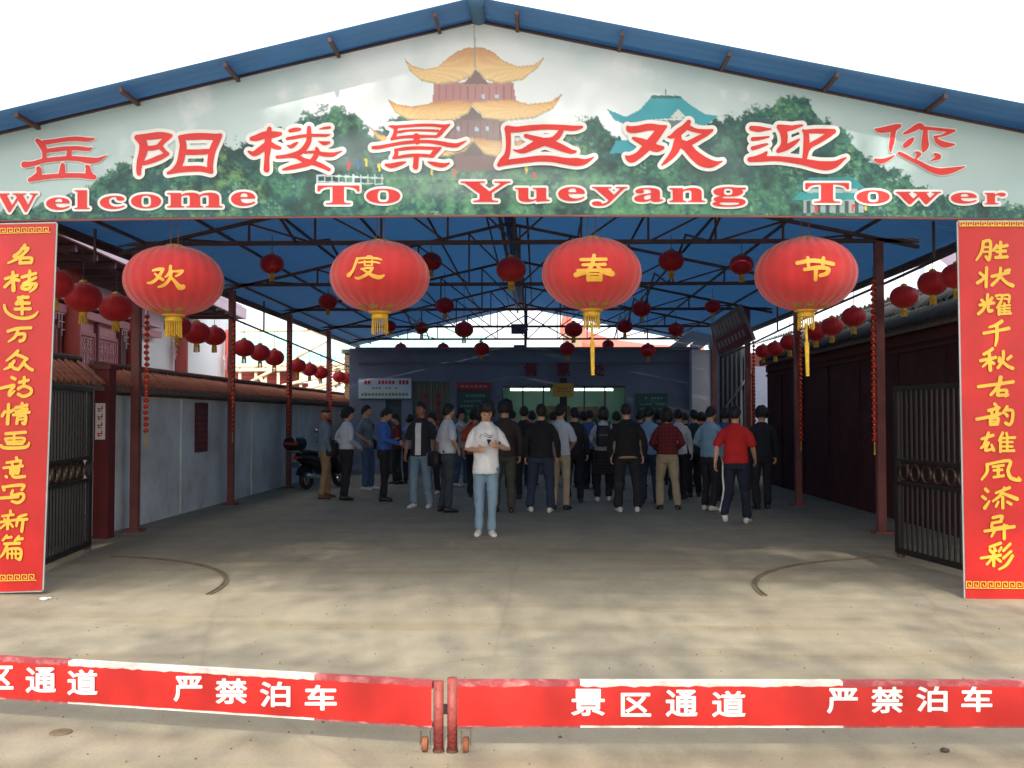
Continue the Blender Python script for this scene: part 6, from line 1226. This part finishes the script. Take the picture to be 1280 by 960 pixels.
PPL = [
 dict(a=(407, 623, 512, 120), label='balding man in grey blue jacket and khaki trousers beside the scooter', shirt=fab((118, 134, 152)), legs=khaki, shoes=brs, sleeve='long', arms=('pocket', 'down'), hair='bald', jacket=1, hem=.88, sk=skin_d),
 dict(a=(431, 625, 512, 125), label='man in white long sleeved shirt and black trousers behind the man in khaki trousers', shirt=fab((208, 214, 222)), legs=dk, shoes=bsh, sleeve='long', arms=('front', 'hip'), hem=.95, extra=ext_belt, wide=1.05),
 dict(a=(461, 613, 508, 75), label='man in grey short sleeved top and jeans standing behind the man in bright blue', shirt=fab((112, 124, 132)), legs=jean, shoes=wsh, arms=('hip', 'front'), head=(5, 10)),
 dict(a=(480, 626, 512, 100), label='man in bright blue long sleeved shirt looking down at a paper', shirt=fab((70, 116, 196)), legs=dk, shoes=bsh, sleeve='long', arms=('hold', 'hold'), head=(20, 0), hem=.95, extra=ext_belt, wide=1.08),
 dict(a=(496, 605, 519, -70), label='person in dark red top facing the man in bright blue', shirt=fab((100, 42, 44)), legs=dk, shoes=bsh, sleeve='long', arms=('phone', 'hold'), head=(15, 0)),
 dict(a=(526, 635, 505, -15), label='man in open black shirt over white tee and faded jeans, facing the camera', shirt=fab((46, 44, 50)), legs=ljean, shoes=wsh, arms=('down', 'down'), head=(0, -8), hem=.84, voxel=.010, sk=skin_d),
 dict(a=(541, 617, 518, -20), label='short person in pale top half hidden behind the man with the shoulder bag', shirt=fab((150, 146, 140)), legs=dk2, shoes=wsh, arms=('front', 'down')),
 dict(a=(557, 640, 507, 120), label='man in light grey polo and dark trousers with a black shoulder bag', shirt=fab((212, 214, 222), 'grey_polo'), legs=fab((56, 64, 70)), shoes=bsh, arms=('hip', 'down'), head=(0, 10), wide=1.02, hem=.93),
 dict(a=(577, 608, 514, 60), label='man in pale tee and jeans raising a hand, behind the young man in white', shirt=fab((168, 172, 178)), legs=jean, shoes=wsh, arms=('raise', 'down')),
 dict(a=(594, 622, 515, 170), label='person in orange top mostly hidden behind the young man in white', shirt=fab((206, 84, 52)), legs=dk, shoes=bsh, arms=('down', 'down')),
 dict(a=(629, 640, 504, 190), label='man in brown black jacket and olive trousers just behind the young man in white', shirt=fab((56, 48, 44)), legs=olive, shoes=bsh, sleeve='long', arms=('down', 'down'), jacket=1),
 dict(a=(655, 623, 510, 185), label='person in black between the olive trousered man and the man in black jacket', shirt=dk, legs=dk2, shoes=bsh, sleeve='long', arms=('down', 'front')),
 dict(a=(676, 640, 508, 178), label='broad man in black jacket, dark jeans and white shoes seen from behind', shirt=fab((30, 30, 34), 'black_jacket'), legs=djean, shoes=wsh, sleeve='long', arms=('down', 'down'), jacket=1, stance=.06, wide=1.12),
 dict(a=(701, 637, 508, 165), label='man in white tee and khaki trousers seen from behind', shirt=fab((196, 204, 216)), legs=sand, shoes=bsh, arms=('front', 'down'), stance=.03, hem=.88),
 dict(a=(717, 628, 512, 185), label='person in dark clothes right of the man in white tee and khaki trousers', shirt=dk2, legs=dk, shoes=bsh, sleeve='long', arms=('down', 'down')),
 dict(a=(738, 611, 515, 170), label='person in blue tee beside the girl with the backpack', shirt=fab((72, 104, 158)), legs=dk, shoes=bsh, arms=('front', 'down')),
 dict(a=(754, 626, 512, 178), label='girl in white hooded top and dark plaid skirt wearing a black backpack', shirt=fab((200, 206, 214), 'white_hoodie'), legs=dk, shoes=wsh, sleeve='long', arms=('down', 'front'), hair='long', skirt=chk((36, 34, 40), (66, 52, 62), 'dark_plaid'), hem=.93, wide=.95),
 dict(a=(786, 640, 507, 182), label='broad man in black jacket with a tan hem and white soled shoes seen from behind', shirt=fab((26, 26, 30), 'black_bomber'), legs=dk, shoes=wsh, sleeve='long', arms=('down', 'down'), jacket=1, extra=ext_hem((176, 140, 100)), stance=.04, wide=1.15),
 dict(a=(812, 629, 511, 165), label='man in pale blue tee and jeans between the black bomber and red plaid shirt', shirt=fab((138, 170, 206)), legs=djean, shoes=bsh, arms=('front', 'front')),
 dict(a=(835, 637, 513, 176), label='person in red plaid shirt and khaki trousers seen from behind', shirt=chk((120, 34, 40), (54, 24, 34), 'red_plaid'), legs=sand, shoes=bsh, sleeve='long', arms=('front', 'front'), hair='long', stance=.05, hem=.93),
 dict(a=(848, 624, 514, 165), label='person in grey white top behind the one in red plaid shirt', shirt=gwh, legs=dk, shoes=bsh, sleeve='long', arms=('down', 'down')),
 dict(a=(867, 621, 515, 190), label='person in dark teal top left of the man in light blue shirt', shirt=fab((30, 56, 62)), legs=dk, shoes=bsh, sleeve='long', arms=('down', 'down')),
 dict(a=(888, 638, 511, 140), label='man in light blue long sleeved shirt, black trousers and white shoes', shirt=fab((124, 160, 182)), legs=dk, shoes=wsh, sleeve='long', arms=('pocket', 'front'), head=(8, 0), hem=.88),
 dict(a=(906, 626, 513, 175), label='person in blue top behind the man in red tee', shirt=fab((54, 92, 152)), legs=dk, shoes=bsh, arms=('front', 'front')),
 dict(a=(921, 655, 511, 162), label='man in red tee and navy track trousers with white side stripe, walking away', shirt=fab((196, 34, 36), 'red_tee'), legs=fab((30, 36, 54)), shoes=wsh, arms=('swingf', 'swingb'), walk=-1, extra=ext_stripe, stance=.03, hem=.88, wide=1.05),
 dict(a=(952, 636, 512, 185), label='person in all dark clothes at the right end of the crowd', shirt=fab((24, 30, 40)), legs=dk, shoes=bsh, sleeve='long', arms=('down', 'down')),
]
fill = [(640, 611, 515, 'behind the olive trousered man'), (664, 607, 516, 'behind the broad man in black jacket'), (690, 608, 517, 'left of the yellow plate pillar'), (728, 610, 517, 'left of the person in blue tee'), (770, 612, 517, 'right of the girl with the backpack'), (800, 609, 516, 'behind the black bomber jacket'), (825, 606, 517, 'behind the red plaid shirt'), (857, 609, 518, 'right of the grey white top'), (876, 608, 519, 'behind the man in light blue shirt'), (512, 604, 520, 'by the office door')]
cols = [(40, 38, 44), (36, 44, 60), (66, 40, 40), (52, 58, 70), (34, 34, 36), (70, 64, 60), (44, 50, 44), (30, 36, 52), (60, 44, 56), (120, 150, 190)]
for i, (x, y, t_, lb) in enumerate(fill):
    PPL.append(dict(a=(x, y, t_, 170+random.randint(-25, 25)), label='person in %s clothes at the queue\'s back, %s' % ('pale blue' if i == 9 else 'dark', lb), shirt=fab(cols[i]), legs=[dk, djean, dk2][i % 3], shoes=bsh, sleeve='long' if i % 2 else 'short', arms=('down', 'front'), voxel=.016))
pobj = {}
for d in PPL:
    a_ = d.pop('a'); d.setdefault('group', crowd); d.setdefault('head', (random.uniform(-4, 14), random.uniform(-28, 28))); d.setdefault('lean', random.uniform(-2.5, 2.5)); d.setdefault('wide', random.uniform(.92, 1.08)); d.setdefault('hair', random.choice(['short', 'short', 'mop', 'short', 'mid'])); r_ = person(a_[0], a_[1], a_[2], a_[3], d.pop('label'), d.pop('shirt'), d.pop('legs'), d.pop('shoes'), **d); pobj[a_[0]] = r_
bpy.context.view_layer.update()
# open shirt front of the man in black shirt: the white tee shows as a strip
o, s, J = pobj[526]; mb = MB(); rg = []
for z_, y_ in ((.86, -.137), (1.0, -.128), (1.15, -.126), (1.28, -.131), (1.38, -.108)):
    rg.append([Vector((x_*s, (y_-.014+abs(x_)*.25)*s, z_*s)) for x_ in (-.05, -.02, .02, .05)])
mb.add([v_ for r in rg for v_ in r], [(i*4+k, i*4+k+1, i*4+k+5, i*4+k+4) for i in range(4) for k in range(3)]); mb.build('undershirt_front', whs, o, True)
# bags
def bag(name, key, off, dims, label, strap=None, cat='bag'):
    o, s, J = pobj[key]; b_ = thing(name, label, cat, onp(o, s, off), o.rotation_euler.z)
    mb = MB(); w_, d_, h_ = dims; rg = []
    for z_, k in ((-.5, .8), (-.44, .96), (-.2, 1), (.2, .98), (.42, .88), (.5, .6)):
        rg.append([Vector((w_/2*k*math.copysign(abs(math.cos(q*math.pi/10))**.6, math.cos(q*math.pi/10)), d_/2*k*math.copysign(abs(math.sin(q*math.pi/10))**.6, math.sin(q*math.pi/10)), h_*z_)) for q in range(20)])
    mb.rings(rg); mb.build('bag_body', fab((28, 28, 36), 'black_bag_nylon', .6), b_, True)
    if strap:
        for st_p in strap: mb = MB(); mb.tube([(Vector(p)-Vector(off))*s for p in st_p], [(.02, .005)]*len(st_p), 6); mb.build('strap', black, b_, True)
    mb = MB(); mb.box((0, -d_/2-.004 if cat == 'bag' else d_/2+.004, h_*.05), (w_*.7, .01, .012)); mb.build('zip', M('zip_grey', lin((120, 120, 124)), .4, .6), b_)
    return b_
bag('shoulder_bag', 557, (.10, .19, .84), (.34, .14, .26), 'black shoulder bag hanging behind the man in light grey polo', [[(.1, .17, .97), (.16, .13, 1.2), (.12, .06, 1.43), (-.05, -.14, 1.3), (-.16, -.1, 1.1), (-.1, .12, .95)]])
bag('shoulder_bag', 407, (-.17, -.09, .93), (.12, .26, .26), 'black bag at the waist of the man in khaki trousers', [[(-.17, -.05, 1.04), (-.12, -.06, 1.25), (.1, 0, 1.44)]])
bag('shoulder_bag', 461, (.2, -.02, .92), (.12, .3, .22), 'black bag at the hip of the man in grey top and jeans', [[(.2, 0, 1.02), (.1, -.1, 1.3), (-.1, 0, 1.44)]])
bag('backpack', 754, (0, .20, 1.2), (.28, .16, .40), 'black backpack worn by the girl in white hooded top', [[(.10, .12, 1.36), (.12, .0, 1.46), (.13, -.14, 1.3), (.15, .1, 1.05)], [(-.10, .12, 1.36), (-.12, 0, 1.46), (-.13, -.14, 1.3), (-.15, .1, 1.05)]], 'backpack')
o, s, J = pobj[480]; pp_ = thing('paper_sheet', 'white paper held by the man in bright blue shirt', 'paper', onp(o, s, (0, -.36, 1.10)), o.rotation_euler.z); mb = MB(); mb.box((0, 0, 0), (.15, .1, .002), Matrix.Rotation(R(30), 3, 'X')); mb.build('paper', white, pp_)

# ------------------------------------------------------------------ small things on the ground
def pebble(px, py, r, label, mat, cat='stone', name='stone', flat=.5):
    p = G(px, py); o = thing(name, label, cat, p); mb = MB(); mb.ell((0, 0, r*flat*.8), (r, r*.8, r*flat), 9, 6); 
    mb.v = [tuple(Vector(v_)*(1+.25*noise.noise(Vector(v_)*60+Vector((px, 0, 0))))) for v_ in mb.v]; mb.build('lump', mat, o, True)
grm = M('grey_stone', lin((110, 100, 90)), .8)
pebble(1181, 940, .022, 'dark pebble on the concrete before the right barrier', M('dark_stone', lin((70, 62, 56)), .8)); pebble(443, 938, .006, 'tiny stone before the left barrier post', grm); pebble(700, 922, .012, 'small flat stone just right of the barrier posts', grm); pebble(404, 903, .008, 'small stone under the left barrier', grm)
pebble(55, 750, .04, 'crumpled white litter before the left couplet banner', white, 'litter', 'litter', .35); pebble(62, 748, .02, 'scrap of white litter beside the larger piece', white, 'litter', 'litter', .3)
dcv = thing('drain_cap', 'small round metal cap set in the concrete before the left barrier', 'cap', G(76, 916)); mb = MB(); mb.lathe([(.055, .001), (.055, .006), (.045, .006), (.04, .004)], n=20); mb.build('cap_plate', track_m, dcv)
gr_ = MB(); rs = np.random.RandomState(3)
for i in range(700):
    y = 4.2+rs.rand()**1.3*14; x = rs.uniform(-.55, .55)*y+.3; r = rs.uniform(.002, .007); gr_.ell((x, y, r*.5), (r, r, r*.7), 5, 4)
tag(gr_.build('grit', grm), 'loose grit scattered over the concrete', kind='stuff')

# ------------------------------------------------------------------ street trees behind the camera that shade the forecourt
leaf = M('green_leaf', lin((74, 104, 48)), .6, 0, .3, 1, transl=(.3, lin((110, 150, 50)))); bark = M('grey_bark', lin((92, 80, 68)), .9, 0, .3, 6, .6, 30)
def tree(x, y, h, cx, cy, rx, ry, rz_, nc, nl, label):
    o = thing('street_tree', label, 'tree', (x, y, 0), 0, 'street trees along the road behind the viewpoint'); c = Vector((cx-x, cy-y, h))
    rs = np.random.RandomState(int(abs(x*10+y*7))+5); mb = MB(); fork = Vector((.1, .2, h*.42))
    mb.tube([(0, 0, 0), (0, 0, .3), (.05, .08, h*.25), fork], [.24, .17, .14, .12], 12); mb.build('trunk', bark, o, True)
    cl = []
    for i in range(nc):
        v_ = rs.randn(3); v_ /= np.linalg.norm(v_); k = rs.rand()**.4; cl.append(c+Vector((v_[0]*rx*k, v_[1]*ry*k, v_[2]*rz_*k)))
    for p_ in cl[::max(1, nc//14)]:
        m_ = fork.lerp(p_, .5)+Vector((0, 0, .3)); mb = MB(); mb.tube([fork, m_, p_], [.05, .03, .01], 7); mb.build('limb', bark, o, True)
    N = nc*nl; cc_ = np.repeat(np.array(cl), nl, 0); g3 = rs.randn(N, 3)*np.array([.5, .5, .3]); ctr = cc_+g3
    u = rs.randn(N, 3); u /= np.linalg.norm(u, axis=1)[:, None]; v = np.cross(u, rs.randn(N, 3)); v /= np.linalg.norm(v, axis=1)[:, None]; sz = rs.uniform(.05, .11, (N, 1))
    V = np.stack([ctr-u*sz*1.3, ctr+v*sz*.6, ctr+u*sz*1.3, ctr-v*sz*.6], 1).reshape(-1, 3)
    me = bpy.data.meshes.new('crown'); me.vertices.add(4*N); me.vertices.foreach_set('co', V.reshape(-1)); me.loops.add(4*N); me.loops.foreach_set('vertex_index', np.arange(4*N)); me.polygons.add(N); me.polygons.foreach_set('loop_start', np.arange(N)*4); me.update(calc_edges=True); me.materials.append(leaf)
    tag(link('crown', me, o), kind='stuff')
TREES = [(-3.6, -6.6, 8.2, -3.9, -4.4, 3.6, 2.8, 1.6, 26, 120), (3.8, -7.2, 8.6, 3.2, -4.6, 3.4, 2.8, 1.7, 26, 120), (9.6, -6.6, 8.4, 8.0, -4.2, 3.6, 3.0, 1.5, 26, 120),
         (-5.6, -9.0, 12.4, -5.2, -.9, 3.8, 4.0, 1.8, 56, 270), (1.0, -10.0, 12.6, .6, -1.0, 4.0, 4.0, 1.9, 56, 270), (7.4, -9.4, 12.4, 6.4, -.9, 4.0, 4.0, 1.8, 56, 270)]
for i, a_ in enumerate(TREES): tree(*a_, '%s street tree behind the viewpoint, %s' % (('lower leafy', 'tall leafy')[i//3], ['left', 'middle', 'right'][i % 3]))
